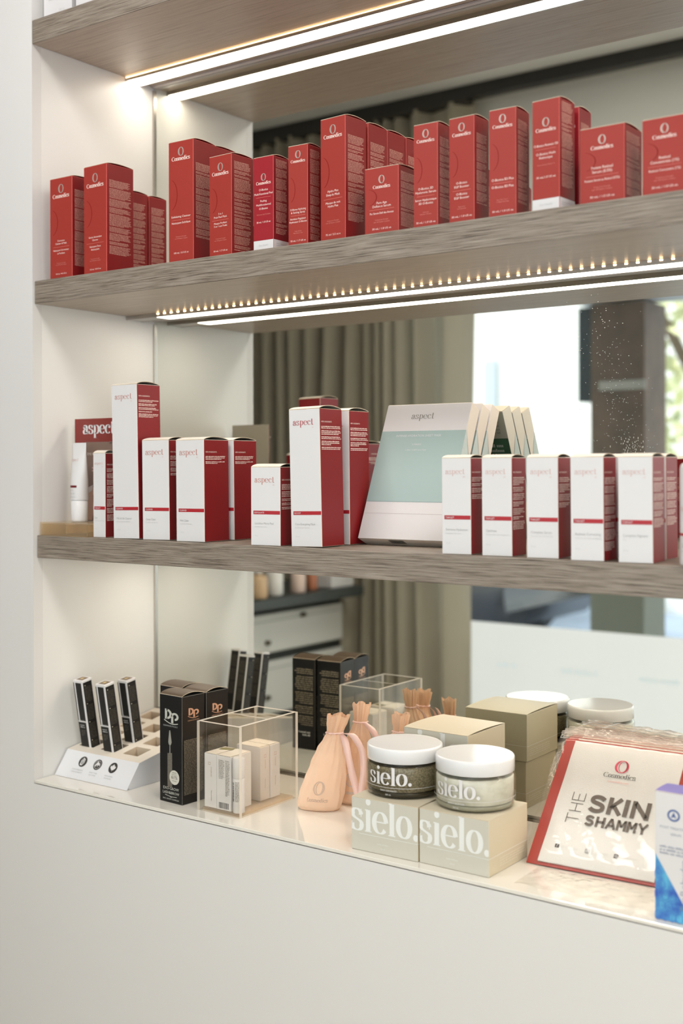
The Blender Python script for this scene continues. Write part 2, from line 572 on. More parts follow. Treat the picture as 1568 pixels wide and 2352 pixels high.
b = MB(); b.box((-2.6, WIN - .2, 2.8), (5.2, .4, 2.88), mat('ceiling_paint', (232, 230, 224), .8)); struct('ceiling', b)
WALLR = mat('room_wall_paint', (230, 228, 221), .7)
b = MB(); b.box((-2.6, WIN - .1, 0), (-2.5, 0.0, 2.8), WALLR); struct('wall_left', b)
b = MB(); b.box((-2.5, 0.0, 0), (-1.0, .02, 2.8), WALLR); struct('wall_corner', b)
b = MB(); b.box((5.1, WIN - .1, 0), (5.2, 0.0, 2.8), WALLR); struct('wall_right', b)
WX0, WX1, WZ0, WZ1 = -.98, 4.7, .38, 2.12
b = MB()
b.box((-2.5, WIN - .1, 0), (WX0, WIN, 2.8), WALLR)
b.box((WX0, WIN - .1, 0), (WX1, WIN, WZ0), WALLR)
b.box((WX0, WIN - .1, WZ1), (WX1, WIN, 2.8), WALLR)
b.box((WX1, WIN - .1, 0), (5.1, WIN, 2.8), WALLR)
struct('wall_window_side', b, 'shopfront wall seen in the mirror')
FRAME = mat('window_frame_grey', (150, 148, 140), .4)
w1 = bpy.data.objects.new('window_1', None); C.objects.link(w1); w1['kind'] = 'structure'
b = MB()
for a, c in (((WX0, WIN - .08, WZ0), (WX0 + .03, WIN - .03, WZ1)), ((WX1 - .03, WIN - .08, WZ0), (WX1, WIN - .03, WZ1)),
             ((WX0, WIN - .08, WZ0), (WX1, WIN - .03, WZ0 + .03)), ((WX0, WIN - .08, WZ1 - .02), (WX1, WIN - .03, WZ1)),
             ((2.3, WIN - .08, WZ0), (2.35, WIN - .03, WZ1))):
    b.box(a, c, FRAME)
b.build('window_frame', w1)
clear_mat('window_glass', (250, 253, 252))
b = MB(); b.box((WX0 + .03, WIN - .058, WZ0 + .03), (WX1 - .03, WIN - .052, WZ1 - .02), MATS['window_glass']); b.build('pane', w1)
cloth_mat('frosted_window_film', (252, 248, 244), .88)
b = MB(); b.box((WX0 + .03, WIN - .0515, WZ0 + .03), (WX1 - .03, WIN - .0505, .795), MATS['frosted_window_film'])
FILMB = cloth_mat('film_print_blue', (238, 246, 250), .88)
pf = Panel(b, lambda u, v: (u, WIN - .0502, v))
for x, wd in ((-.52, .10), (-.25, .16), (.05, .18), (.4, .2), (.9, .25)):
    pf.fine(x, .655, x + wd, .03, [1], FILMB, int(x * 100) + 90, ragged=.1)
fo = b.build('frosted_film', w1); fo['label'] = 'frosted pale blue film across the lower glass'

# mirror behind the shelves
mr = thing('wall_mirror', 'large wall mirror behind the shelves reflecting curtain and window', 'mirror', (0, 0, 0))
b = MB(); b.box((0.0, MIR, ZK - .02), (LEN, MIR + .006, 2.62), MIRROR); b.build('mirror_glass', mr)
b = MB()
b.box((.0002, MIR - .0035, ZK), (.0045, MIR - .0002, ZC), ALU); b.box((.0002, MIR - .0035, ZCT), (.0045, MIR - .0002, ZB - .008), ALU)
b.box((.0002, MIR - .0035, ZBT), (.0045, MIR - .0002, ZA - .008), ALU)
o = b.build('edge_strip', mr); o['label'] = 'thin chrome edge strip beside the white side panel'
rnd = random.Random(4)
b = MB(); SPOT = mat('dried_water_spots', (200, 200, 194), .5)
for i in range(260):
    t = rnd.random()
    x = .93 + t * .06 + rnd.gauss(0, .022); z = 1.62 - t * .22 + rnd.gauss(0, .02)
    r = rnd.choice((.0004, .0005, .0007, .0009))
    b.box((x, MIR - .0004, z), (x + r, MIR - .0001, z + r), SPOT)
for i in range(60):
    x = .985 + rnd.gauss(0, .012); z = 1.418 + rnd.gauss(0, .010); r = rnd.uniform(.0006, .0018)
    b.box((x, MIR - .0004, z), (x + r * .5, MIR - .0001, z + r * 1.6), SPOT)
o = b.build('water_spots', mr); o['kind'] = 'stuff'; o['label'] = 'sprinkle of dried white water spots on the mirror'

# shelves with under-shelf light strips
def shelf(z0, z1, rec, label, dots, x0led, scuffs=False):
    t = thing('display_shelf', label, 'shelf', (0, 0, 0), group='grey oak shelves in the niche')
    b = MB()
    b.box((.0006, rec, z0), (LEN - .001, MIR - .0006, z1), WOOD, mats={'bottom': UNDER}, bev=.0008)
    b.build('shelf_board', t)
    b = MB()     # aluminium light channel under the board, near the mirror
    y0, y1 = .2235, .2645
    b.box((.001, y0, z0 - .0075), (LEN - .002, y0 + .003, z0 - .0002), ALU)
    b.box((.001, y1 - .002, z0 - .0075), (LEN - .002, y1, z0 - .0002), ALU)
    b.box((.001, y0 + .003, z0 - .0028), (LEN - .002, y1 - .002, z0 - .0004), ALU)
    b.box((.001, y0 + .003, z0 - .0068), (x0led, y1 - .002, z0 - .0030), ALU)
    ch = b.build('light_channel', t)
    b = MB()
    b.box((x0led, y0 + .0032, z0 - .0072), (LEN - .003, y1 - .0022, z0 - .0031), LEDW)
    b.build('diffuser', ch)
    b = MB()      # small lamps along the front lip, glowing forwards under the board
    if dots:
        x = x0led + .006
        while x < LEN - .02:
            b.box((x, y0 - .0009, z0 - .0030), (x + .0040, y0 - .0002, z0 - .0010), LEDD); x += .0171
        o = b.build('led_dots', ch); o['kind'] = 'stuff'
    else:
        b.box((x0led, y0 - .0009, z0 - .0022), (LEN - .003, y0 - .0002, z0 - .0008), LEDF); b.build('side_light_strip', ch)
    b = MB()
    b.box((.004, MIR - .0095, z0 - .0035), (LEN - .002, MIR - .0006, z0 - .0004), mat('pale_trim', (190, 180, 172), .4))
    b.build('mirror_trim', t)
    return t
shelf(ZA, ZAT, 0.0, 'topmost grey oak shelf with a broad glowing light strip underneath', False, .003)
shelf(ZB, ZBT, .004, 'upper grey oak shelf carrying the row of red cartons', True, .078)
shelf(ZC, ZCT, .0079, 'lowest grey oak shelf carrying the white and red cartons', True, .078)

b = MB()
b.box((.0008, .0002, ZK - .0052), (LEN - .001, .2845, ZK), GLASSTOP, bev=.0006)
o = b.build('counter_top'); tag(o, 'glossy cream glass counter along the bottom of the niche', 'counter')
b = MB(); b.box((.001, .0204, ZK - .012), (LEN - .001, MIR - .0006, ZK - .0056), mat('dark_gap', (96, 84, 70), .8)); struct('trim_1', b, 'dark gap line under and behind the counter glass')

# ------------------------------------------------------------------ cartons
def carton(label, cat, loc, rz, w, d, h, mats, edge, prints=None, rise=.0026, group=None, name='product_carton', flap=None, under=None, ry=0.0, lipt=.0006, top_prints=None):
    t = thing(name, label, cat, loc, rz, group, ry=ry)
    b = MB()
    mm = dict(mats); mm['top'] = under or DARKIN
    b.box((0, 0, 0), (w, d, h), mats.get('front'), mats=mm, bev=.0005, bm_=edge)
    if prints: prints(b)
    b.build('carton_body', t)
    b = MB(); n = 10
    fm = flap or mats.get('front'); P = []
    for i in range(n + 1):
        y = d * i / n; z = h + .0002 + rise * max(0, sin(pi * (i / n) ** .9)) ** .8
        P.append((y, z))
    for i in range(n):
        (y0, z0), (y1, z1) = P[i], P[i + 1]
        q = lambda a: a
        b.raw([(.0004, y0, z0), (w - .0002, y0, z0), (w - .0002, y1, z1), (.0004, y1, z1)], [(0, 1, 2, 3)], fm, True)
        b.raw([(.0004, y0, z0 + lipt), (w - .0002, y0, z0 + lipt), (w - .0002, y1, z1 + lipt), (.0004, y1, z1 + lipt)], [(0, 1, 2, 3)], fm, True)
        b.raw([(w - .0002, y0, z0), (w - .0002, y1, z1), (w - .0002, y1, z1 + lipt), (w - .0002, y0, z0 + lipt)], [(0, 1, 2, 3)], CREAM)
        b.raw([(.0004, y0, z0), (.0004, y1, z1), (.0004, y1, z1 + lipt), (.0004, y0, z0 + lipt)], [(0, 1, 2, 3)], CREAM)
    for y, z in (P[0], P[-1]):
        b.raw([(.0004, y, z), (w - .0002, y, z), (w - .0002, y, z + lipt), (.0004, y, z + lipt)], [(0, 1, 2, 3)], CREAM)
    b.build('top_flap', t)
    return t

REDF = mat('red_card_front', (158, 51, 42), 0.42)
OM = {'front': REDF, 'back': RED, 'left': RED, 'right': mat('red_card_shaded_side', (132, 26, 28), 0.36, spec=.4), 'bottom': RED}  # right face darker: its shading is put into the card colour
OMB = {'front': REDB, 'back': REDB, 'left': REDB, 'right': mat('crimson_card_shaded_side', (128, 20, 30), 0.3), 'bottom': REDB}  # shade of the right face painted in as a deeper crimson

def o_front(b, w, h, lines, rule=None, ringz=.0165, ringh=.0152, namez=.0305, k=1.0, swirl=True, cw=None):
    p = front(b)
    cxm = w / 2
    p.o_logo(cxm, h - ringz, ringh, FOIL)
    p.word('Cosmedics', cxm, h - namez, (cw or w * .74), INKP, thick=.26, thin=.07, align='c')
    if swirl:
        p.ring(w * .05, h * .56, w * .30, h * .13, EMBOSS, w * .03, w * .004, 20, -70, 75)
        p.ring(w * -.02, h * .56, w * .30, h * .16, EMBOSS, w * .015, w * .003, 20, -60, 60) if False else None
    for z, s, size, wd in lines:
        m = INKF if size < .0027 else INKP
        p.text(s, cxm, h - z - size * .33, size, m, 'c', width=wd)
    if rule:
        p.rect(w * .13, h - rule - .0002, w * .87, h - rule + .0002, mat('rule_ink', (226, 128, 116), .5))

def o_side(b, w, d, h, seed, top=.022, bot=.018, x0=None, left=.006, rows=None, lh=.00185):
    p = right(b, w)
    rnd = random.Random(seed)
    z = h - top
    avail = (z - bot)
    n = int(avail / lh)
    rows = []
    first = True
    while n > 1:
        r = int(min(n, rnd.choice((2, 3, 7, 9, 11, 5)) if not first else 7)); first = False
        rows.append(r); n -= r + .75
    p.fine(left, z, d - .005, lh, rows, INKS, seed, bold=1)

GO = 'red skincare cartons on the upper shelf'
PS1, PS2 = 'Professional Strength', 'with V8 Peptide Complex'
def obox(x, y, rz, w, d, h, label, lines, rule, seed, mats=OM, side=True, z=ZBT, **k):
    side_kw = k.pop('side_kw', {})
    rise = k.pop('rise', .0026)
    def pr(b):
        if lines is not None: o_front(b, w, h, lines, rule, **k)
        if side: o_side(b, w, d, h, seed, **side_kw)
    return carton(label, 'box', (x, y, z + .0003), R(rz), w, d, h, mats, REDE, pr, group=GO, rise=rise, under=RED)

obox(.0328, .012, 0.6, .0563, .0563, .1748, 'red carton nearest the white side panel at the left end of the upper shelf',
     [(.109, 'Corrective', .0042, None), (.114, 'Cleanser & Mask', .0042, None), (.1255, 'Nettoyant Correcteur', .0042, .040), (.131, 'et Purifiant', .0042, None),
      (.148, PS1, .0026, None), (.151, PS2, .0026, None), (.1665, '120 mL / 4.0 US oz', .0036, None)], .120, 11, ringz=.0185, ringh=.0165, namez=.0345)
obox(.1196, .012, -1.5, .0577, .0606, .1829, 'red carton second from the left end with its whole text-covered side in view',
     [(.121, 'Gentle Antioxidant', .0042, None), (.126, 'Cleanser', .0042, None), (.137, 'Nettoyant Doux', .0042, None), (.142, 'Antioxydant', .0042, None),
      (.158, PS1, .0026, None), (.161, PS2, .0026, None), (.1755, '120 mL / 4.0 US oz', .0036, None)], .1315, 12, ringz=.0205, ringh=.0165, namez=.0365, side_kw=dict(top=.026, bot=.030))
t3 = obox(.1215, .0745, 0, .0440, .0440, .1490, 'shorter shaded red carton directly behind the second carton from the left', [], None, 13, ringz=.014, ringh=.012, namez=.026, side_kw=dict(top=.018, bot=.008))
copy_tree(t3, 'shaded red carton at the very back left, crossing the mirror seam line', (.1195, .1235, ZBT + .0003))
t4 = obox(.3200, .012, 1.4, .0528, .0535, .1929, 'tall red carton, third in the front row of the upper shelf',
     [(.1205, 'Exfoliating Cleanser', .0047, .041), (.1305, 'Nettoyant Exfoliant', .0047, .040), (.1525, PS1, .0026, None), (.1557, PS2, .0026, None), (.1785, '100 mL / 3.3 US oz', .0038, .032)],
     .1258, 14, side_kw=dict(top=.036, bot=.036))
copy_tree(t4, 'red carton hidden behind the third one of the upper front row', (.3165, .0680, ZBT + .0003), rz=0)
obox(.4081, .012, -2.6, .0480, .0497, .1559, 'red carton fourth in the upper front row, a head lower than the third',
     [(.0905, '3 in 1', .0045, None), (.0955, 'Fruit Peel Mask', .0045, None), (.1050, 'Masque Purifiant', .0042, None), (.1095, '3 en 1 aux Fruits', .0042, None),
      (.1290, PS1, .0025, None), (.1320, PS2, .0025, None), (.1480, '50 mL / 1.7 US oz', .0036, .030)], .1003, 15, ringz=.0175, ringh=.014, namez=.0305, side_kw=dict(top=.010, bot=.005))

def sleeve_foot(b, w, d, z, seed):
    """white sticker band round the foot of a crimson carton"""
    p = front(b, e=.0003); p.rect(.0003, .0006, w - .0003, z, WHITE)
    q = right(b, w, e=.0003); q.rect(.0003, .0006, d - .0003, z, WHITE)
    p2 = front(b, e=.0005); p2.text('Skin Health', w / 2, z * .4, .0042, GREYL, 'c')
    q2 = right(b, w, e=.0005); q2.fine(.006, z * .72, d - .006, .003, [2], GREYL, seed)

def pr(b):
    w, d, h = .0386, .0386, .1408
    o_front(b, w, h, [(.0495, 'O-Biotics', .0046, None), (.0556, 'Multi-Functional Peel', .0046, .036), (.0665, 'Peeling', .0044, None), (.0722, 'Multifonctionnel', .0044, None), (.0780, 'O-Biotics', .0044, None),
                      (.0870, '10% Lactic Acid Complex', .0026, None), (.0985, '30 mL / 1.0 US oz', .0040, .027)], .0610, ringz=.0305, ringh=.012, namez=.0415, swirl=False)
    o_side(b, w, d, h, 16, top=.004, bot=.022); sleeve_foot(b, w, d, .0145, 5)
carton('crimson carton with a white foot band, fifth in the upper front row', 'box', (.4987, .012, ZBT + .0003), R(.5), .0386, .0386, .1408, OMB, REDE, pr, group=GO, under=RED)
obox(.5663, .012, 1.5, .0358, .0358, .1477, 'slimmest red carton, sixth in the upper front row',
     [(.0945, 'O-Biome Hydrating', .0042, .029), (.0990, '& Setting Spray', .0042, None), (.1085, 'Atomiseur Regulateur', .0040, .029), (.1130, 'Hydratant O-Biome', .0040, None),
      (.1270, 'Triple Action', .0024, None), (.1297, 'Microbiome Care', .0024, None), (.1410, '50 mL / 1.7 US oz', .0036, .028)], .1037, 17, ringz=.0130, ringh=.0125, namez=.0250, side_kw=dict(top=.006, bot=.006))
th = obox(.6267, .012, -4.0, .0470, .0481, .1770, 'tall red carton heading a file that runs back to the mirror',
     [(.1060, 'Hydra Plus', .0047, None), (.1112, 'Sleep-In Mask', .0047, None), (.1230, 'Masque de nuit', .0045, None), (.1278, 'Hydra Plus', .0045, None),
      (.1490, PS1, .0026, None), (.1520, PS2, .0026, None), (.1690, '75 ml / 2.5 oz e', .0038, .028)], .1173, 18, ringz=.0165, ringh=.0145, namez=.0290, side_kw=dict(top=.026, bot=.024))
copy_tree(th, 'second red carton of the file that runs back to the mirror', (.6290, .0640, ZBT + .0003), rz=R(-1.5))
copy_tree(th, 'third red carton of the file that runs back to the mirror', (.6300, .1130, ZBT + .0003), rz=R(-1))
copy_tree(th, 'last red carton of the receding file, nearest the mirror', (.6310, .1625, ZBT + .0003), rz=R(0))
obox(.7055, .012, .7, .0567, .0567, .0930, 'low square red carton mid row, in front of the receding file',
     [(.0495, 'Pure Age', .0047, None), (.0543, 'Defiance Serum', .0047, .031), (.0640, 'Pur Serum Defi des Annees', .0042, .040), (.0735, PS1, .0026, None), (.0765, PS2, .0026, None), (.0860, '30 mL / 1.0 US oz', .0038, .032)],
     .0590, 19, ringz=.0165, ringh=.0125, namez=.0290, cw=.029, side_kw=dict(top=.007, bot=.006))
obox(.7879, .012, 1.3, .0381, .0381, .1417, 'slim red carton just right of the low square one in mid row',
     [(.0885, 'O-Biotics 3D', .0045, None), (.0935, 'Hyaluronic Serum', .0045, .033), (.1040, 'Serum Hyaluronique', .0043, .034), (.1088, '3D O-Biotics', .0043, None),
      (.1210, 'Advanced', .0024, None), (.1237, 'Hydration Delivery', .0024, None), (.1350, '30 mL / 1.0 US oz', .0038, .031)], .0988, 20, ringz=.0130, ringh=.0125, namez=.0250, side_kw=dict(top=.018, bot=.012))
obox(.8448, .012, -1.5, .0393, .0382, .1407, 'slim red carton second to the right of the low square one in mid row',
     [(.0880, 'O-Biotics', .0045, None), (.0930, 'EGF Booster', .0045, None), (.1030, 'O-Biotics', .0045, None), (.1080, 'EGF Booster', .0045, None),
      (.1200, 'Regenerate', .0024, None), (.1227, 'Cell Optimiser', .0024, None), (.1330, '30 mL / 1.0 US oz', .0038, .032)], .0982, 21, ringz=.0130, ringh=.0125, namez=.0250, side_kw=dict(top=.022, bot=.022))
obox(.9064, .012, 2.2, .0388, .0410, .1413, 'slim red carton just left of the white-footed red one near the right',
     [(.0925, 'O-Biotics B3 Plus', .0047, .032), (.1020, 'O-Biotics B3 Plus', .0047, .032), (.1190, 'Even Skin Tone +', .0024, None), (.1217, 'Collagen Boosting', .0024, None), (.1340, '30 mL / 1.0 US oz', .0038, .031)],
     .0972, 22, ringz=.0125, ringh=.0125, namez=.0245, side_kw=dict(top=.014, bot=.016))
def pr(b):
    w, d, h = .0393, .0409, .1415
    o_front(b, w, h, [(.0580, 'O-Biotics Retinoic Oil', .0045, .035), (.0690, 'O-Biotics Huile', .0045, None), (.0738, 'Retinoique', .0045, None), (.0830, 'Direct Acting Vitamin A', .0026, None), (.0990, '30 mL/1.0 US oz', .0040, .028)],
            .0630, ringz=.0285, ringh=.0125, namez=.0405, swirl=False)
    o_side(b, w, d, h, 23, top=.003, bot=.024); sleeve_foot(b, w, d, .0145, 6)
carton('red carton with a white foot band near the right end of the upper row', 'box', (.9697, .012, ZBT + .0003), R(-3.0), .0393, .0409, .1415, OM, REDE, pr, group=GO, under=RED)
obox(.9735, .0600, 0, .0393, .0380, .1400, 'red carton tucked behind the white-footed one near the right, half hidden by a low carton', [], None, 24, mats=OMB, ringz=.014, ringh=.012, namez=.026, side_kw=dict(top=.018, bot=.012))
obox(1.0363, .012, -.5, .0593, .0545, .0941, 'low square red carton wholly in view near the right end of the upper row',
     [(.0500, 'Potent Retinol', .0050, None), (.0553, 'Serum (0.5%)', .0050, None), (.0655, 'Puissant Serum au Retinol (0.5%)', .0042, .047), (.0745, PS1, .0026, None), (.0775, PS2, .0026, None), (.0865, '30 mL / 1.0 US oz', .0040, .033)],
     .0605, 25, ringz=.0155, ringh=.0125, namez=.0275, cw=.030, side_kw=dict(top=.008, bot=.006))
obox(1.1185, .012, -.3, .0560, .0545, .0920, 'low square red carton cut by the right edge of the photo',
     [(.0480, 'Retinol', .0050, None), (.0530, 'Concentrate (1%)', .0050, None), (.0630, 'Retinol Concentre (1%)', .0042, .040), (.0720, PS1, .0026, None), (.0750, PS2, .0026, None), (.0835, '30 mL / 1.0 US oz', .0040, .033)],
     .0580, 26, ringz=.0130, ringh=.0125, namez=.0250, cw=.030)

# white cartons on the topmost shelf
for x, w, lb in ((.0085, .0725, 'white carton on the topmost shelf against the white side panel'), (.0920, .0600, 'white carton on the topmost shelf, second from the side panel')):
    def pr(b, w=w):
        p = front(b)
        p.text('facial cleanser', w * .5, .050, .0060, GREYT, 'c', width=w * .6)
        p.fine(w * .18, .046, w * .92, .0045, [1, 1], GREYL, 3); p.text('200 mL', w * .55, .012, .0048, GREYL, 'l')
    carton(lb, 'box', (x, .02, ZAT + .0003), 0, w, .06, .15, {'front': WHITE}, WHITE, pr, group='white cartons on the topmost shelf', under=WHITE)

# white and red cartons on the lowest shelf
GA = 'white and red skincare cartons on the lowest shelf'
AM = {'front': WHITE, 'back': DRED, 'left': WHITE, 'right': DRED, 'bottom': WHITE}
def a_prints(b, w, d, h, word, nm, sub, vol, side_rows, seed, logo_top=.0150, ink=None, full=True, lh=.0023):
    ink = ink or ASPF
    p = front(b)
    lw = min(w * .66, .038)
    xh = lw * .245
    x0 = w * .13
    p.word('aspect', x0, h - logo_top - xh, lw, ink, thick=.20, thin=.03, track=.06)
    p.text('DR', x0 + lw + .0008, h - logo_top - xh - .0045, .0026, ASPL, 'r')
    p.rect(w * .085, .0473, w - .0005, .0528, BAND)
    p2 = front(b, e=.00032); p2.text(word, w * .12, .0487, .0036, WHITE, 'l')
    p.text(nm, w * .13, .0320, .0047, GREYT, 'l', squeeze=.9)
    p.text(sub, w * .13, .0275, .0029, GREYL, 'l')
    p.text(vol, w * .13, .0140, .0028, GREYL, 'l')
    q = right(b, w)
    q.text('HERO INGREDIENTS', .0040, h - .0205, .0030, INKP, 'l')
    q.fine(.0040, h - .0255, d - .0035, lh, side_rows, INKP, seed, bold=1)
    r = back(b, w, d); r.fine(.006, h - .03, w - .006, .0024, [5, 4, 6], INKF, seed + 1)
def abox(x, y, rz, w, d, h, label, word, nm, sub, vol, rows, seed, ry=0.0, rise=.0045, **k):
    return carton(label, 'box', (x, y, ZCT + .0004), R(rz), w, d, h, AM, CREAM if k.pop('cream', False) else WARM,
                  lambda b: a_prints(b, w, d, h, word, nm, sub, vol, rows, seed, **k), group=GA, rise=rise, flap=WARM, ry=R(ry))
abox(.1318, .0203, 4, .0277, .0277, .1436, 'smallest slim white and red carton, in front of the red display card', 'TARGET', 'Eye', 'Rejuvenation Balm', '15 g', [3, 4, 4, 5, 3, 6, 4, 5], 31, ink=ASPL)
abox(.1880, .0146, 3, .0568, .0571, .2568, 'tallest white and red carton on the lowest shelf', 'CLEANSE', 'Milk & Silk Cleanser', 'All skin types and dryness', '220 mL', [2, 2, 2, 1, 3], 32, ry=-1.0)
abox(.2522, .0191, 5, .0563, .0563, .1634, 'white and red carton just right of the tallest one, its red side mostly covered', 'CLEANSE', 'Deep Clean', 'Problem and oily skin', '120 mL', [3, 4, 3, 2], 33, ry=-.6)
a4 = abox(.3310, .0166, 2, .0591, .0613, .1625, 'white and red carton with its broad red side in full view, in the left group', 'CLEANSE', 'Mild Clean', 'Sensitive and dry skin', '120 mL', [3, 2], 34, ry=-.5)
copy_tree(a4, 'white and red carton behind the broad red-sided one, showing only its red side', (.3345, .0830, ZCT + .0004), rz=R(3))
abox(.4918, .0119, 6, .0535, .0535, .1192, 'short white and red carton marked EXFOLIATE', 'EXFOLIATE', 'Lanablue Micro Peel', 'Exfoliate and refine', '50 g', [4, 4, 2, 2, 2], 35)
a5 = abox(.5655, .0186, 2, .0559, .0590, .2048, 'tall white and red carton marked BOOST on its band', 'BOOST', 'Cryo-Energising Mask', 'Resilience and serenity', '118 mL', [2, 3, 2, 3, 2], 36, ry=-1.3, cream=True, ink=BAND, lh=.0024)
copy_tree(a5, 'tall white and red carton right behind the one marked BOOST', (.5620, .0920, ZCT + .0004), rz=R(4), ry=R(-.4))
for i, (x, y, rz, nm, sub, rows, lb) in enumerate((
    (.8292, .0173, 4, 'Extreme Hydration', 'Sensitised skin care', [3, 2, 3, 3], 'first carton from the left of the row of equal cartons marked TARGET'),
    (.8905, .0191, 3, 'Optimise', 'Problem skin and congestion', [5, 3, 4, 3, 4, 2, 5], 'second carton from the left of the row marked TARGET'),
    (.9573, .0184, 4, 'Complete Serum', 'Pigmentation and dull skin', [3, 5, 4, 3], 'third carton from the left of the row marked TARGET'),
    (1.0228, .0118, 3, 'Redness Correcting', 'Redness and visible capillaries', [4, 4, 6, 4, 3, 3, 6, 5], 'fourth carton from the left of the row marked TARGET'),
    (1.0862, .0131, 2.5, 'Complete Pigment', 'Plus', [2, 5, 4, 4, 3, 5], 'fifth carton from the left of the row marked TARGET, just left of the white bottle'))):
    tt = abox(x, y, rz, .0436, .0450, .1308, lb, 'TARGET', nm, sub, '30 mL', rows, 40 + i, ink=ASPL, ry=-.3, rise=.0038)
    if i == 3: copy_tree(tt, 'white and red carton mostly hidden behind the fourth one of the row marked TARGET', (1.0300, .0700, ZCT + .0004), rz=R(2))
    if i == 4: copy_tree(tt, 'white and red carton behind the fifth one of the row marked TARGET', (1.0780, .0790, ZCT + .0004), rz=R(2))

# white bottle cut by the right edge
t = thing('cosmetic_bottle', 'white bottle with a dark red band cut by the right edge of the lowest shelf', 'bottle', (1.1845, .0215, ZCT))
b = MB(); b.lathe([(.019, .0), (.0215, .0015), (.0222, .004), (.0222, .116), (.0212, .121), (.0180, .1235)], WHITE, 40)
PANJ = lambda Rr, a0: (lambda u, v: ((Rr + .0002) * cos(a0 + u / Rr), (Rr + .0002) * sin(a0 + u / Rr), v))
p = Panel(b, PANJ(.0222, R(-150)))
for i in range(14): p.rect(.002 * i, .0365, .002 * (i + 1), .0395, BAND)
p.word('aspect', .004, .066, .026, ASPL, thick=.17, thin=.03)
p.fine(.004, .028, .03, .003, [2, 1], GREYL, 7)
b.build('bottle_body', t)
b = MB(); b.lathe([(.016, .1235), (.016, .1275), (.015, .1282)], WARM, 32); b.build('cap', t)

# sheet mask boxes leaning back in a row
TEAL = mat('pale_teal_print', (160, 180, 176), .45); TEALS = mat('lighter_teal_print', (206, 220, 218), .42); GRN = mat('green_print', (78, 118, 98), .4)
PINKW = mat('pinkish_white_card', (216, 211, 209), .42); PEARL = mat('warm_pearl_card', (238, 226, 212), .4)
mw, mh, mt = .1503, .2251, .0265
t = thing('sheet_mask_box', 'foremost of three white and pale teal sheet mask boxes leaning back', 'box', (.6204, .1360, ZCT), R(1.7), 'sheet mask boxes leaning on the lowest shelf', rx=-R(23.4))
b = MB()
b.box((0, -mt, 0), (mw, 0, mh), PINKW, mats={'right': PEARL, 'left': PEARL, 'top': PEARL, 'back': mat('grey_white_card', (206, 204, 196), .45), 'bottom': PEARL}, bev=.0004)
p = Panel(b, lambda u, v: (u, -mt - .0002, v))
p.rect(.0002, mh * .272, mw - .0002, mh * .797, TEAL)
p.rect(.0002, mh * .183, mw - .0002, mh * .1845, mat('thin_rule', (176, 160, 158), .5)); p.rect(.0002, mh * .269, mw - .0002, mh * .272, mat('thin_rule_b', (128, 150, 150), .5))
p.word('aspect', mw * .455, mh * .888, .040, TXTG, thick=.17, thin=.03, align='c', track=.05)
p3 = Panel(b, lambda u, v: (u, -mt - .0004, v))
p3.text('INTENSE HYDRATION SHEET MASK', mw * .455, mh * .752, .0052, WHITE, 'c', width=.081)
p3.text('5 MASKS', mw * .455, mh * .688, .0042, WHITE, 'c'); p3.text('x 20ml / 0.68 fl oz x 5 pcs', mw * .455, mh * .648, .0036, WHITE, 'c')
q = Panel(b, lambda u, v: (mw + .0002, -mt + u, v))
q.rect(.0003, mh * .272, mt - .0003, mh * .66, TEALS); q.poly([(.0003, mh * .66), (mt * .75, mh * .66), (.0003, mh * .797)], TEALS)
q.poly([(mt * .72, mh * .655), (mt * .80, mh * .655), (.0012, mh * .80), (.0003, mh * .795)], WHITE)
k = Panel(b, lambda u, v: (mw - u, .0002, v))
k.rect(.0002, mh * .272, mw - .0002, mh * .797, GRN); k2 = Panel(b, lambda u, v: (mw - u, .0004, v))
k2.fine(.012, mh * .76, .100, .0085, [8], TEALS, 9); k.fine(.012, mh * .96, .08, .006, [5], GREYT, 10)
bt = Panel(b, lambda u, v: (u, -mt + v, -.0002))
x = .052
rb = random.Random(8)
while x < .078:
    ww = rb.choice((.0005, .0009, .0014)); bt.rect(x, .004, x + ww, mt - .008, DKTXT); x += ww + rb.choice((.0005, .0008))
b.build('box_body', t)
b = MB(); b.box((.001, -mt + .0008, mh + .0001), (mw - .001, -.0008, mh + .0009), PEARL); b.build('top_flap', t)
copy_tree(t, 'middle one of three sheet mask boxes leaning back in a row', (.6200, .1688, ZCT))
copy_tree(t, 'rearmost of three sheet mask boxes, leaning against the mirror', (.6195, .2012, ZCT))

# eye balm stand: clear block, tube, display card
clear_mat('amber_acrylic', (250, 243, 230), rough=.03, haze=.12, hazecol=(246, 234, 212))
clear_mat('acrylic_rim', (252, 246, 236), haze=.30, hazecol=(250, 236, 220))
t = thing('display_plinth', 'low clear acrylic plinth at the left end of the lowest shelf', 'stand', (.004, .012, ZCT))
b = MB()
b.box((0, 0, .0205), (.120, .098, .0235), MATS['amber_acrylic']); b.box((0, 0, 0), (.120, .003, .0205), MATS['amber_acrylic'])
b.box((0, .095, 0), (.120, .098, .0205), MATS['amber_acrylic']); b.box((0, .003, .0), (.003, .095, .0205), MATS['amber_acrylic']); b.box((.117, .003, 0), (.120, .095, .0205), MATS['amber_acrylic'])
b.build('plinth_block', t)
b = MB(); b.box((.044, .02, .004), (.047, .094, .0200), MATS['acrylic_rim']); b.build('inner_rib', t)
t = thing('cream_tube', 'slim white squeeze tube standing cap down in front of the display card', 'tube', (.0615, .052, ZCT + .0237))
b = MB(); b.lathe([(.0125, 0), (.0142, .001), (.0146, .004), (.0149, .038), (.0138, .0385)], WHITE, 36); b.build('cap', t)
b = MB(); vs = []; fs = []; n = 32; H = [(.0386, .0155, .0155), (.042, .0158, .0158), (.075, .0166, .0140), (.11, .0172, .0080), (.130, .0176, .0022), (.1395, .0176, .0012)]
for z, rx_, ry_ in H:
    for i in range(n): vs.append((rx_ * cos(2*pi*i/n), ry_ * sin(2*pi*i/n), z))
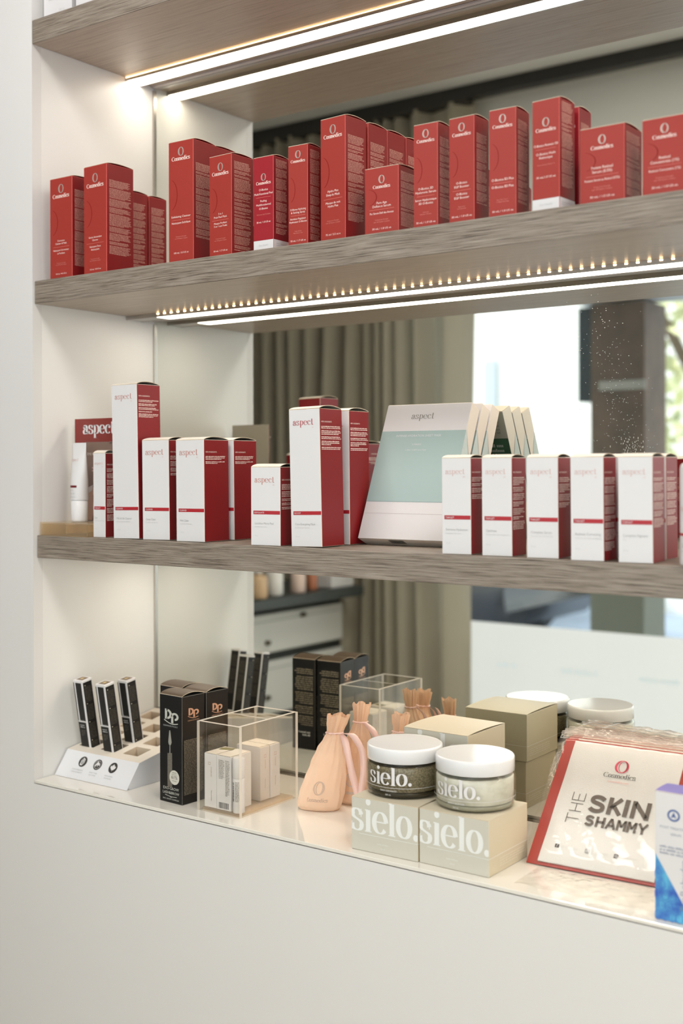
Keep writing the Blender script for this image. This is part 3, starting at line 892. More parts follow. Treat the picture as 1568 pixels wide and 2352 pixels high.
for j in range(len(H) - 1):
    for i in range(n): fs.append((j*n+i, j*n+(i+1) % n, (j+1)*n+(i+1) % n, (j+1)*n+i))
b.raw(vs, fs, WHITE, True); b.poly(vs[-n:], WHITE); b.poly(vs[:n][::-1], WHITE)
def tubef(u, v):
    for (z0, a0, b0), (z1, a1, b1) in zip(H, H[1:]):
        if z0 <= v <= z1:
            k = (v - z0) / (z1 - z0); ra = a0 + (a1 - a0) * k; rb_ = b0 + (b1 - b0) * k; break
    a = -pi / 2 + u / .0165
    return ((ra + .0003) * cos(a), (rb_ + .0003) * sin(a), v)
p = Panel(b, tubef)
p.word('aspect', -.014, .107, .020, ASPL, thick=.17, thin=.03)
for i in range(8): p.rect(-.013 + .0026 * i, .0605, -.013 + .0026 * (i + 1), .0645, mat('dark_red_band', (110, 30, 36), .4))
p.fine(-.013, .058, .010, .0035, [1, 1, 1], GREYL, 5)
b.build('tube_body', t)
t = thing('display_card', 'dark red display card with large white lettering behind the slim tube', 'sign', (.0145, .0835, ZCT + .0237), 0)
b = MB(); CR = mat('display_card_red', (128, 42, 36), .4)
b.box((0, 0, 0), (.1000, .002, .1835), CR, mats={'back': mat('card_back_grey', (172, 164, 150), .6), 'left': CREAM, 'top': CREAM})
p = front(b); p.word('aspect', .022, .156, .080, WHITE, thick=.30, thin=.05)
p.text('DR', .098, .138, .006, ASPF, 'r')
p.rect(.0265, .0, .0985, .1415, mat('photo_brown', (128, 104, 92), .4))
p2 = front(b, e=.0004)
p2.text('EYE REJUVENATION', .033, .118, .0062, WARM, 'l', width=.062); p2.text('BALM', .054, .108, .0062, WARM, 'l', width=.018)
p2.fine(.045, .098, .075, .005, [2], ASPL, 12)
p2.poly([(.028, .002), (.045, .002), (.050, .02), (.047, .045), (.055, .058), (.044, .062), (.036, .052), (.028, .047)], mat('photo_skin', (196, 158, 138), .5))
p3 = front(b, e=.0006); p3.poly([(.029, .047), (.046, .055), (.048, .065), (.030, .058)], mat('photo_towel', (206, 198, 194), .5))
b.build('card_face', t)

# ------------------------------------------------------------------ counter: wedge display tray with slim cartons
TRW = .183
t = thing('display_tray', 'white card wedge tray with square holes and three round black badges', 'display tray', (.0035, 0, ZK + .0003))
b = MB()
SL = (.0789 - .041) / (.296 - .074)
def zt(y): return .041 + SL * (y - .074)
yf0, yf1, yb = .0435, .0740, .2960
TRAYW = mat('tray_white_card', (220, 219, 221), .42); TRAYT = mat('tray_top_card', (226, 216, 202), .5); TRAYI = mat('tray_inner', (214, 196, 172), .7)
b.poly([(0, yf0, 0), (TRW, yf0, 0), (TRW, yf1, zt(yf1)), (0, yf1, zt(yf1))], TRAYW)
b.poly([(TRW, yf0, 0), (TRW, yb, 0), (TRW, yb, zt(yb)), (TRW, yf1, zt(yf1))], TRAYW)
b.poly([(0, yb, 0), (0, yf0, 0), (0, yf1, zt(yf1)), (0, yb, zt(yb))], TRAYW)
b.poly([(TRW, yb, 0), (0, yb, 0), (0, yb, zt(yb)), (TRW, yb, zt(yb))], TRAYW)
b.poly([(0, yb, .0004), (TRW, yb, .0004), (TRW, yf0, .0004), (0, yf0, .0004)], TRAYI)
cols = [(.007, .044), (.064, .101), (.120, .157)]
rowsy = [(.095, .129), (.1435, .178), (.193, .227), (.243, .277)]
xs = [0] + [v for c in cols for v in c] + [TRW]; ys = [yf1] + [v for r_ in rowsy for v in r_] + [yb]
for i in range(len(xs) - 1):
    for j in range(len(ys) - 1):
        if i % 2 == 1 and j % 2 == 1:
            x0, x1, y0, y1 = xs[i], xs[i+1], ys[j], ys[j+1]
            dp = .034
            top = [(x0, y0, zt(y0)), (x1, y0, zt(y0)), (x1, y1, zt(y1)), (x0, y1, zt(y1))]
            bot = [(a, c + .004, max(.002, z - dp)) for a, c, z in top]
            for k in range(4):
                b.poly([top[k], top[(k+1) % 4], bot[(k+1) % 4], bot[k]], TRAYI)
            b.poly(bot, mat('tray_hole_floor', (120, 98, 78), .8) if not (i == 5 and j == 1) else BLACK)
        else:
            b.poly([(xs[i], ys[j], zt(ys[j])), (xs[i+1], ys[j], zt(ys[j])), (xs[i+1], ys[j+1], zt(ys[j+1])), (xs[i], ys[j+1], zt(ys[j+1]))], TRAYT)
# side tuck line and folded front edge
b.box((TRW + .0001, yf0 + .004, .001), (TRW + .0006, yf0 + .0048, .003), TXTG)
sl = math.hypot(yf1 - yf0, .041)
ey = Vector((0, yf1 - yf0, .041)) / sl; nrm = Vector((0, -.041, yf1 - yf0)) / sl
def frf(e): return lambda u, v: tuple(Vector((u, yf0, 0)) + ey * v + nrm * e)
p = Panel(b, frf(.0002)); p2 = Panel(b, frf(.0004)); p3 = Panel(b, frf(.0006))
BADGE = mat('badge_black', (48, 44, 40), .5)
for k, x in enumerate((.0525, .0905, .1290)):
    p.disc(x, .0335, .0098, BADGE, 32)
    if k == 0:      # leaf
        p2.poly([(x - .0045, .0270), (x - .0048, .0350), (x - .0005, .0410), (x + .0040, .0385), (x + .0045, .0320), (x + .0005, .0262)], WHITE)
        p3.ring(x, .0335, .0026, .0045, BADGE, .0010, .0006, 20, -60, 250); p3.rect(x - .0006, .0280, x + .0004, .0350, BADGE)
    elif k == 1:    # leaping animal in a ring
        p2.ring(x, .0335, .0074, .0074, WHITE, .0005, .0005, 30)
        p2.poly([(x - .006, .031), (x - .0035, .0365), (x + .0005, .0380), (x + .0045, .0360), (x + .0060, .0310), (x + .0040, .0325), (x + .0015, .0335), (x + .0010, .0280), (x - .0005, .0330), (x - .0025, .0320), (x - .0035, .0285)], WHITE)
        p2.poly([(x - .0030, .0372), (x - .0024, .0405), (x - .0010, .0380), (x + .0002, .0402), (x + .0008, .0372)], WHITE)
    else:           # maple leaf
        ml = [(0, 6.4), (1.3, 4.0), (2.6, 4.8), (2.2, 1.8), (4.0, 3.4), (4.4, 2.4), (6.0, 2.6), (5.3, .6), (6.0, -.2), (2.6, -3.0), (2.9, -4.0), (.4, -3.6), (.4, -6.0)]
        pts = [(x + a * .00108, .0335 + c * .00108) for a, c in ml] + [(x - a * .00108, .0335 + c * .00108) for a, c in reversed(ml[1:])]
        p2.shape([(x, .0335)] + pts, [(0, i + 1, (i + 1) % len(pts) + 1) for i in range(len(pts))], WHITE)
for x, s1, s2 in ((.0480, 'CLEAN INGREDIENTS', 'CONSCIOUS BEAUTY'), (.0885, 'CRUELTY FREE', 'NOT TESTED'), (.1275, 'MADE IN CANADA', 'BY US WITH CARE')):
    p.text(s1, x, .0165, .0034, GREYT, 'c', width=.0285 if x < .05 else .020); p.text(s2, x, .0120, .0034, GREYT, 'c', width=.0285 if x < .05 else .0165)
b.build('tray_body', t)
TILT = math.atan(SL)
SLB = mat('slim_black_print', (22, 20, 18), .38, spec=.35); SLG = mat('slim_grey_print', (84, 78, 70), .5)
def slim(label, x, y, ln):
    t = thing('slim_carton', label, 'box', (x, y, ZK + zt(y) - .026), 0, 'slim black and white cartons in the wedge tray', rx=TILT)
    w = .0245; h = ln + .026
    b = MB()
    b.box((0, 0, 0), (w, .0235, h), WHITE, bev=.0008)
    p = front(b)
    p.rect(.0003, .001, w * .82, .072, SLB); p.rect(.0003, .0745, w * .10, h - .0045, SLB); p.rect(w * .22, .0745, w * .84, h - .0045, SLB)
    p2 = front(b, e=.0004)
    p2.text('lashengine', w * .42, .0735, .0050, GREYL, 'c', width=w * .70)
    p2.fine(w * .16, .0685, w * .72, .0038, [2], GREYT, 2, ragged=.05); p2.fine(w * .2, .058, w * .68, .0030, [4], SLG, 3)
    q = right(b, w); d = .0235
    q.rect(.0008, .001, d - .0022, h - .0040, SLB)
    q2 = right(b, w, e=.0004)
    for k in range(4):
        z = h - .012 - k * .034
        q2.fine(.0030, z, d - .0050, .0026, [11], SLG, 30 + k, ragged=.05)
        q2.disc(.0050, z + .0022, .0010, mat('pale_dot', (216, 206, 180), .4), 10)
    tp = Panel(b, lambda u, v: (u, v, h + .0002)); tp.rect(.004, .004, w - .004, .0235 - .004, mat('slim_top_brown', (112, 92, 72), .5))
    tp2 = Panel(b, lambda u, v: (u, v, h + .0004)); tp2.rect(.009, .008, w - .009, .0155, mat('slim_top_gold', (196, 172, 120), .4))
    k = back(b, w, d); k.rect(.002, .002, w - .003, h - .004, SLB)
    k2 = Panel(b, lambda u, v: (w - u, d + .0004, v)); k2.fine(.004, h - .012, w - .005, .0028, [9, 9, 9], SLG, 40, ragged=.05)
    l = Panel(b, lambda u, v: (-.0002, d - u, v)); l.rect(.003, .001, d - .001, h - .004, SLB)
    b.build('carton_body', t)
    return t
slim('slim black and white carton standing in the front left hole of the wedge tray', .0035 + .0150, .0985, .1245)
slim('slim black and white carton standing in the front middle hole of the wedge tray', .0035 + .0755, .0965, .1240)
slim('slim black and white carton standing in the second row of the wedge tray, furthest right', .0035 + .0780, .1450, .1160)

# black lash serum cartons
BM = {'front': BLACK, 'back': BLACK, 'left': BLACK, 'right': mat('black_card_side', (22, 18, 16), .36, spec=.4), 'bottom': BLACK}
BFOLD = mat('black_fold', (92, 88, 84), .5)
def dp_logo(p, p2, x, y, k, m, bg):
    """round-bowled capital D and a P sharing a swoosh"""
    V, F = stroke(arc(x + .0 * k, y + .5 * k, .62 * k, .41 * k, -90, 90, 24), .36 * k, .19 * k); p.shape(V, F, m)
    p.rect(x - .22 * k, y + .0 * k, x + .10 * k, y + 1.01 * k, m); p.rect(x - .02 * k, y + .86 * k, x + .2 * k, y + .99 * k, m)
    p2.rect(x + .12 * k, y + .0 * k, x + .15 * k, y + .84 * k, bg)
    X = x + 1.10 * k
    V, F = stroke(arc(X + .10 * k, y + .33 * k, .40 * k, .29 * k, -90, 180, 26), .30 * k, .19 * k); p.shape(V, F, m)
    p.rect(X - .42 * k, y - .34 * k, X - .10 * k, y + .36 * k, m)
    V, F = stroke([(x - .34 * k + 2.0 * k * i / 14, y - .08 * k - .26 * k * sin(pi * i / 14) * .8 - .018 * i * k) for i in range(15)], .1 * k, .085 * k); p.shape(V, F, m)
def dp_prints(b):
    w, d, h = .0535, .0511, .176
    p = front(b); p2 = front(b, e=.0003); p3 = front(b, e=.00045)
    dp_logo(p, p2, .0165, .1365, .0165, SILV, BLACK)
    p.text('DERMACEUTICALS', w * .48, .1245, .0034, GREYT, 'c', width=.034)
    x = w * .46
    p.poly([(x - .0022, .0945), (x + .0022, .0945), (x + .0042, .0990), (x + .0015, .1150), (x + .0006, .1185), (x - .0010, .1185), (x - .0018, .1150), (x - .0040, .0990)], mat('tube_print', (150, 148, 138), .4))
    p.rect(x - .0009, .0810, x + .0009, .0950, MATS['tube_print'])
    for i in range(46):
        z = .0245 + i * .00122; s_ = mat('tube_print_stripe', (140, 132, 120), .4)
        p.poly([(x - .0058, z), (x + .0052, z + .0016), (x + .0052, z + .0023), (x - .0058, z + .0007)], s_)
    p2.disc(x + .0105, .0425, .0118, mat('roundel', (206, 202, 190), .4), 36)
    p3.text('61%', x + .0105, .0400, .0078, DKTXT, 'c', width=.0145)
    p3.text('Clinically', x + .0105, .0495, .0027, DKTXT, 'c'); p3.text('proven up to', x + .0105, .0467, .0022, DKTXT, 'c'); p3.text('in 8 weeks', x + .0105, .0362, .0024, DKTXT, 'c')
    p.text('EXO-GROW', w * .5, .0170 + .004, .0064, SILV, 'c', width=.0375); p.text('LASH&BROW', w * .5, .0140, .0062, SILV, 'c', width=.0395)
    V, F = stroke([(w * .5 - .014 + .028 * i / 12, .0118 - .0011 * sin(pi * i / 12) - .0001 * i) for i in range(13)], .0011, .0008); p.shape(V, F, SILV)
    p.text('with', w * .5, .0082, .0028, SILV, 'c'); p.text('EXO-GROW COMPLEX', w * .5, .0046, .0032, SILV, 'c', width=.038)
    q = right(b, w); q2 = right(b, w, e=.0003)
    dp_logo(q, q2, .0170, .1440, .0118, COPP, BM['right'])
    q.text('DERMACEUTICALS', d * .5, .1345, .0028, COPP, 'c', width=.026)
    q.fine(.0040, .1050, d - .0030, .00225, [40], mat('warm_grey_print', (142, 130, 112), .5), 77, bold=1, ragged=.08)
    r = back(b, w, d)
    r.fine(.005, .158, w - .005, .0040, [3, 7, 6, 4, 5], MATS['warm_grey_print'], 78, bold=1, ragged=.2); r.fine(.012, .036, w - .012, .0055, [2], GREYL, 79)
    l = Panel(b, lambda u, v: (-.0002, d - u, v)); l2 = Panel(b, lambda u, v: (-.0004, d - u, v)); dp_logo(l, l2, .0170, .1440, .0118, SILV, BLACK)
def scale_z(f): return f
dp = carton('foremost black lash serum carton, picturing a silver brush tube', 'box', (.2723, .0366, ZK + .0003), R(-3.3), .0535, .0511, .176, BM, BFOLD, dp_prints, rise=.0050,
            group='black lash serum cartons on the counter', flap=mat('black_flap', (88, 72, 56), .45), under=mat('black_inside', (20, 18, 16), .8))
copy_tree(dp, 'black lash serum carton close behind the foremost one, its copper-lettered side showing', (.2765, .0900, ZK + .0003))
copy_tree(dp, 'rear left black lash serum carton, mostly hidden behind the foremost one', (.2175, .0935, ZK + .0003))

# clear acrylic organiser and what stands in it
clear_mat('clear_acrylic', (254, 253, 251), rough=.01)
clear_mat('acrylic_edge', (255, 252, 246), haze=.72, hazecol=(255, 248, 238))
ax, ay, aw, ad, ah, at = .3603, .0316, .0894, .1484, .1428, .0062
t = thing('acrylic_organiser', 'clear acrylic two-bay organiser box on the counter', 'box', (ax, ay, ZK + .0003))
CA, AE = MATS['clear_acrylic'], MATS['acrylic_edge']
def slab(name, a, c, edges):
    b = MB(); b.box(a, c, CA, mats={k: AE for k in edges}); b.build(name, t)
slab('front_wall', (0, 0, 0), (aw, at, ah), ('top', 'left', 'right'))
slab('back_wall', (0, ad - at, 0), (aw, ad, ah), ('top', 'left', 'right'))
slab('side_wall', (0, at + .0001, 0), (at, ad - at - .0001, ah), ('top',))
slab('side_wall', (aw - at, at + .0001, 0), (aw, ad - at - .0001, ah), ('top',))
slab('divider', (at + .0001, ad * .52, .004), (aw - at - .0001, ad * .52 + .003, ah - .001), ('top',))
b = MB(); b.box((at + .0001, at + .0001, 0), (aw - at - .0001, ad - at - .0001, .0040), MATS['acrylic_rim']); b.build('base_plate', t)
def mini(label, x, y, w, d, h, front_txt, side_txt, seed, bars=False, tm=None):
    t = thing('small_carton', label, 'box', (x, y, ZK + .0046), 0, 'small cream cartons inside the acrylic organiser')
    b = MB(); b.box((0, 0, 0), (w, d, h), WHITE, bev=.0004, mats={'top': tm or WARM})
    BR = mat('bronze_print', (176, 150, 118), .5)
    if front_txt:
        p = front(b)
        V, F = stroke([(w * .32, h * .80), (w * .5, h * .80), (w * .5, h * .84), (w * .32, h * .84), (w * .32, h * .80)], .0007, .0007); p.shape(V, F, BR)
        p.text('SYNERGIE', w * .52, h * .76, .0036, BR, 'l', rot=-90); p.text('Mineral balm', w * .54, h * .32, .0032, TXTG, 'l', rot=-90)
    else:
        p = front(b)
        if bars:
            p.fine(w * .15, h * .93, w * .55, .0022, [14], TXTG, seed); p.fine(w * .62, h * .93, w * .92, .0022, [26], TXTG, seed + 1)
            rb = random.Random(seed); x_ = w * .16
            while x_ < w * .84: 
                ww = rb.choice((.0003, .0006, .001)); p.rect(x_, h * .03, x_ + ww, h * .14, DKTXT); x_ += ww + .0006
    if side_txt:
        q = right(b, w)
        q.text('SYNERGIE', d * .48, h * .76, .0034, BR, 'l', rot=-90); q.text('Mineral balm', d * .48, h * .40, .0030, TXTG, 'l', rot=-90)
        V, F = stroke([(d * .40, h * .80), (d * .62, h * .80), (d * .62, h * .85), (d * .40, h * .85), (d * .40, h * .80)], .0006, .0006); q.shape(V, F, ASPF)
    tp = Panel(b, lambda u, v: (u, v, h + .0002)); tp.rect(w * .38, d * .42, w * .62, d * .60, BR)
    b.build('carton_body', t)
    b = MB(); b.box((w * .05, d * .01, h + .0005), (w * .95, d * .97, h + .0011), WARM); b.build('top_flap', t)
mini('small cream carton at the left of the organiser front bay', ax + .0068, ay + .0100, .0260, .0500, .0860, True, False, 51)
mini('small cream carton in the organiser front bay, showing fine print and a barcode', ax + .0335, ay + .0095, .0300, .0500, .0860, False, False, 52, bars=True)
mini('small cream carton at the front of the organiser rear bay', ax + .0120, ay + .0830, .0510, .0235, .0870, False, True, 53)
mini('plain small cream carton furthest back inside the organiser', ax + .0120, ay + .1075, .0520, .0250, .0870, False, True, 54)
t = thing('green_sachet', 'tiny olive green sachet lying on the cream cartons in the organiser', 'sachet', (ax + .014, ay + .036, ZK + .0919), R(20))
b = MB(); n = 8; OL = mat('olive_foil', (120, 112, 66), .35)
vs = [(.024 * i / n, .014 * j / n, .0022 * sin(pi * i / n) * sin(pi * j / n)) for j in range(n + 1) for i in range(n + 1)]
vs2 = [(x, y, -z * .05 - .0003) for x, y, z in vs]
fs = [(j*(n+1)+i, j*(n+1)+i+1, (j+1)*(n+1)+i+1, (j+1)*(n+1)+i) for j in range(n) for i in range(n)]
b.raw(vs, fs, OL, True); b.raw(vs2, [f[::-1] for f in fs], OL, True); b.build('sachet_body', t)
t = thing('lip_balm_stick', 'slim white lip balm stick with a barcode in the front corner of the organiser', 'tube', (ax + .0745, ay + .0160, ZK + .0046))
b = MB(); b.lathe([(.0090, 0), (.0095, .0006), (.0095, .054), (.0090, .0545)], WHITE, 28)
p = Panel(b, PANJ(.0095, R(-150)))
rb = random.Random(3); x = .0
z = .018
while z < .048:
    hh = rb.choice((.0004, .0008, .0012)); p.rect(.002, z, .0085, z + hh, DKTXT, 3); z += hh + .0008
p.fine(.0105, .05, .0185, .002, [16], TXTG, 4)
b.build('stick_body', t)
b = MB(); b.lathe([(.0094, .0547), (.0098, .0552), (.0098, .0850), (.0085, .0865)], WHITE, 28); b.build('cap', t)

# ------------------------------------------------------------------ peach drawstring pouches
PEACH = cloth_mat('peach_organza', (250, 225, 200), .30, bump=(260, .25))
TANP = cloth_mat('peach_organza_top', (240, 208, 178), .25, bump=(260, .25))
RIB = mat('satin_ribbon', (244, 204, 192), .25, coat=.2)
def pouch(label, x, y, rz, hgt, lean, seed, wid=.066, dep=.040, ribbon=True, logo='O', back_lean=.02):
    t = thing('drawstring_pouch', label, 'pouch', (x, y, ZK + .0004), R(rz), 'peach drawstring pouches on the counter')
    rnd = random.Random(seed)
    n = 72; rows = 46; b = MB()
    ph = [rnd.random() * 6.28 for _ in range(5)]
    prof = [(0, .78, .50), (.02, .92, .66), (.06, 1.0, .92), (.15, 1.02, 1.0), (.32, .94, 1.0), (.50, .80, .88), (.65, .62, .68), (.76, .42, .48), (.815, .33, .40), (.85, .35, .42), (.92, .42, .46), (1.0, .47, .50)]
    def at(v):
        for (a, p1, q1), (c, p2, q2) in zip(prof, prof[1:]):
            if a <= v <= c:
                k = (v - a) / (c - a); k = k * k * (3 - 2 * k)
                return p1 + (p2 - p1) * k, q1 + (q2 - q1) * k
        return prof[-1][1:]
    def pt(u, v):
        rx_, ry_ = at(v)
        fold = max(0, (v - .45) / .37); fold = min(1, fold)
        f = 1 + (.02 + .10 * fold * fold) * sin(9 * u + ph[0] + 1.2 * v) + (.015 + .07 * fold) * sin(17 * u + ph[1] - 2 * v) + .05 * fold * sin(5 * u + ph[4])
        f += .035 * sin(3 * u + ph[2] + 5 * v) + (.032 * sin(7 * u + ph[1] + 7 * v) + .022 * sin(13 * u - ph[3] - 10 * v) + .016 * sin(5 * u + 19 * v + ph[4])) * min(1, v * 6) * (1 - fold * .5)
        X = wid / 2 * rx_ * cos(u) * f; Y = dep / 2 * ry_ * sin(u) * f
        z = hgt * v
        if v > .84: z += .0022 * sin(4 * u + ph[3]) * (v - .84) / .16
        if v < .05: X += .003 * (1 if cos(u) > 0 else -1) * (1 - v / .05) * abs(cos(u)) ** 6
        return (X + lean * (v ** 1.15), Y + back_lean * v, z)
    vs = [pt(2 * pi * i / n, j / rows) for j in range(rows + 1) for i in range(n)]
    for j in range(rows):
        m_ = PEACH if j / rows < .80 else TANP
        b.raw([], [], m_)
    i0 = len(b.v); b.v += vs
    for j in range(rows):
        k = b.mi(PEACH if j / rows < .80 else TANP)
        for i in range(n):
            b.f.append((i0 + j*n+i, i0 + j*n+(i+1) % n, i0 + (j+1)*n+(i+1) % n, i0 + (j+1)*n+i)); b.m.append(k); b.sm.append(True)
    b.f.append(tuple(i0 + i for i in reversed(range(n)))); b.m.append(b.mi(PEACH)); b.sm.append(False)
    b.poly([(lean * .9, back_lean * .9, hgt * .88)] + [], TANP) if False else None
    PR = mat('pouch_print_grey', (196, 170, 152), .5) if logo == 'O' else WHITE
    def sf(u, v):     # front of the pouch
        a = -pi / 2 + u / (wid * .5)
        X, Y, Z_ = pt(a, v / hgt)
        return (X, Y - .0007, Z_)
    p = Panel(b, sf)
    p.ring(-.004, hgt * .26, .0085, .0105, PR, .0022, .0010, 30); p.ring(-.003, hgt * .26, .0055, .0095, PR, .0012, .0006, 24)
    p.word('aesop'[:1] + 'cc', -.004, hgt * .105, .024, PR, thick=.24, thin=.08, align='c') if False else p.word('Cosmedics', -.004, hgt * .115, .036, PR, thick=.28, thin=.10, align='c')
    b.build('pouch_body', t)
    # neck cord and ribbon tails
    b = MB(); ring = []
    for i in range(29):
        a = 2 * pi * i / 28; q = pt(a, .815); ring.append((q[0] * 1.0 + (q[0] - lean * .8) * .12, q[1] + (q[1] - back_lean * .8) * .12, q[2]))
    b.tube(ring, .0016, RIB, 6); 
    if ribbon:
        rp = ribbon if isinstance(ribbon, list) else [[(.010, -.004, .81), (.018, -.012, .76), (.024, -.018, .6), (.030, -.020, .42), (.040, -.020, .18)],
                                                      [(.010, -.004, .81), (.030, -.010, .82), (.046, -.014, .66), (.050, -.018, .45), (.044, -.020, .18)]]
        for path in rp:
            pts = []
            P = [Vector((lean * .8 + a, back_lean * .8 + c, hgt * z)) for a, c, z in path]
            for i in range(len(P) - 1):
                for k in range(6):
                    pts.append(P[i].lerp(P[i+1], k / 6))
            pts.append(P[-1])
            for _ in range(3):
                pts = [pts[0]] + [(pts[i-1] + pts[i] * 2 + pts[i+1]) / 4 for i in range(1, len(pts) - 1)] + [pts[-1]]
            hw = .0056; V = []; F = []
            for i, q in enumerate(pts):
                sd = Vector((.9, .25 * sin(i * .35), .12)).normalized() * hw * (.55 + .45 * min(1, i / 5))
                V += [q - sd, q + sd, q + sd + Vector((0, .0005, 0)), q - sd + Vector((0, .0005, 0))]
            for i in range(len(pts) - 1):
                for k in range(4):
                    F.append((4*i+k, 4*i+(k+1) % 4, 4*i+4+(k+1) % 4, 4*i+4+k))
            b.raw(V, F, RIB, True)
    b.build('ribbon', t)
    return t
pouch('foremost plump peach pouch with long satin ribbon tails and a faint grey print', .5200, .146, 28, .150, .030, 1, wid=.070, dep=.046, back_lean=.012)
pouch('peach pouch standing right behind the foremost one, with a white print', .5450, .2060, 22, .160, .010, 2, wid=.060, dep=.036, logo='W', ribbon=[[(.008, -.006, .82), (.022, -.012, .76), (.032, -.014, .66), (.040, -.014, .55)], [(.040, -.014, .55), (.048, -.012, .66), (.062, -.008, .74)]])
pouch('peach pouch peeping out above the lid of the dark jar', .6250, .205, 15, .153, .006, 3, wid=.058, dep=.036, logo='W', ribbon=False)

# ------------------------------------------------------------------ beige cartons and round jars
BEI = mat('beige_card', (200, 196, 182), .42); BEIS = mat('beige_card_warm_lit_side', (204, 191, 164), .40); BEIT = mat('beige_card_top', (208, 198, 176), .38)  # side tone warmer than the front: warm light put into its colour
BTX = mat('soft_white_print', (230, 230, 226), .4)
SW, SH = .1115, .0752
def sielo_prints(b, w=SW, d=SW, h=SH):
    p = front(b)
    # the big word runs from edge to edge; clip what would pass the carton's edges
    V, F, wd = serif('sielo.', .27, .055)
    k = (w * 1.03) / wd; ky = .0350
    x0 = -w * .012; y0 = h * .375
    for f in F:
        pts = [(x0 + V[i][0] * k, y0 + V[i][1] * ky * .92) for i in f]
        pts = [(min(max(a, .0003), w - .0003), min(c, h - .0004)) for a, c in pts]
        if max(a for a, _ in pts) - min(a for a, _ in pts) > 1e-5: p.poly(pts, BTX)
    p.rect(w * .12, y0 - .0042, w - .0003, y0 - .0036, BTX)
    p.text('body exfoliant', w * .48, h * .17, .0032, BTX, 'c'); p.text('200 ml', w * .48, h * .09, .0028, BTX, 'c')
    q = right(b, w); q.rect(.0003, y0 - .0042, d - .0003, y0 - .0036, BTX); q.fine(.03, y0 - .008, d - .006, .0034, [4], mat('beige_print', (222, 212, 190), .5), 61, ragged=.2)
    r = back(b, w, d); r.rect(.0003, y0 - .0042, w - .0003, y0 - .0036, BTX); r.fine(.03, y0 - .008, w - .006, .0034, [4], MATS['beige_print'], 62, ragged=.2)
SM = {'front': BEI, 'back': BEIS, 'left': BEIS, 'right': BEIS, 'bottom': BEI}
s1 = carton('beige carton under the dark jar, left of the front pair', 'box', (.6766, .0160, ZK + .0003), R(2.2), .1100, .1100, SH, SM, BEIT, lambda b: sielo_prints(b, .11, .11), rise=.0004, lipt=.0004,
            group='beige jar cartons on the counter', flap=BEIT, under=BEIT)
s2 = copy_tree(s1, 'beige carton under the pale jar, right of the front pair', (.7885, .0215, ZK + .0003), rz=R(-.3))
s3 = copy_tree(s1, 'beige carton at the bottom of the rear stack, behind the two jars', (.6790, .1520, ZK + .0003), rz=R(-.4))
carton('beige carton on top of the rear stack, its lid slightly raised', 'box', (.6786, .1515, ZK + .0003 + SH + .0012), R(-.6), .1130, .1130, SH, SM, BEIT, lambda b: sielo_prints(b, .113, .113), rise=.0022, lipt=.0004,
       group='beige jar cartons on the counter', flap=BEIT, under=BEIT)

LID = mat('glossy_white_lid', (226, 225, 225), .12, coat=.3)
clear_mat('jar_glass', (222, 218, 206), rough=.02)
clear_mat('jar_glass_clear', (246, 246, 242), rough=.02)
SCRUB = mat('speckled_scrub', (120, 112, 94), .6, noise=(420, (176, 168, 148)))
CREAMY = mat('pale_body_butter', (222, 219, 208), .5, noise=(38, (196, 192, 178), (1, 1, 2.2)))
def jar(label, x, y, rz, Rg, content, glass, base, line2):
    z0 = ZK + .0003 + SH + .0014
    t = thing('cosmetic_jar', label, 'jar', (x, y, z0), R(rz), 'round jars standing on the beige cartons')
    b = MB()
    b.lathe([(Rg * .90, 0), (Rg * .975, .0025), (Rg, .0075), (Rg, .0415), (Rg * .985, .0450), (Rg * .95, .0478), (Rg * .95, .0490)], glass, 72, cap=True)
    ga = R(0)
    p = Panel(b, lambda u, v: ((Rg + .0003) * cos(ga + u / Rg), (Rg + .0003) * sin(ga + u / Rg), v))
    V, F, wd = serif('sielo.', .27, .055); k = .0700 / wd
    p.shape([(a * k - .035, .0195 + c * .0178) for a, c in V], F, WHITE)
    for i in range(60): p.rect(-.060 + i * .0042, .0158, -.060 + (i + 1) * .0042, .0163, WHITE)
    p.text(line2, .0, .0105, .0034, WHITE, 'c', width=.026); p.text('200 mL', .0, .0052, .0030, WHITE, 'c')
    b.build('glass_body', t)
    b = MB(); b.lathe([(Rg * .91, .0085), (Rg * .955, .0100), (Rg * .955, .0410), (Rg * .93, .0440)], content, 64); b.build('contents', t)
    b = MB(); b.lathe([(Rg * .86, .0008), (Rg * .95, .0030), (Rg * .97, .0080), (Rg * .90, .0084)], base, 64); b.build('glass_base', t)
    b = MB(); Rl = .0556
    b.lathe([(Rl * .985, .0492), (Rl, .0500), (Rl, .0665), (Rl * .992, .0688), (Rl * .965, .0700), (Rl * .955, .0699)], LID, 96); b.build('lid', t)
    return t
jar('dark speckled scrub jar with a white lid, on the left beige carton', .7226, .0862, -82, .0567, SCRUB, MATS['jar_glass'], mat('dark_glass_base', (58, 54, 42), .15), 'BODY EXFOLIANT')
jar('pale cream jar with a white lid, on the right beige carton', .8404, .0860, -88, .0569, CREAMY, MATS['jar_glass_clear'], mat('grey_glass_base', (150, 146, 128), .15), 'BODY BUTTER')

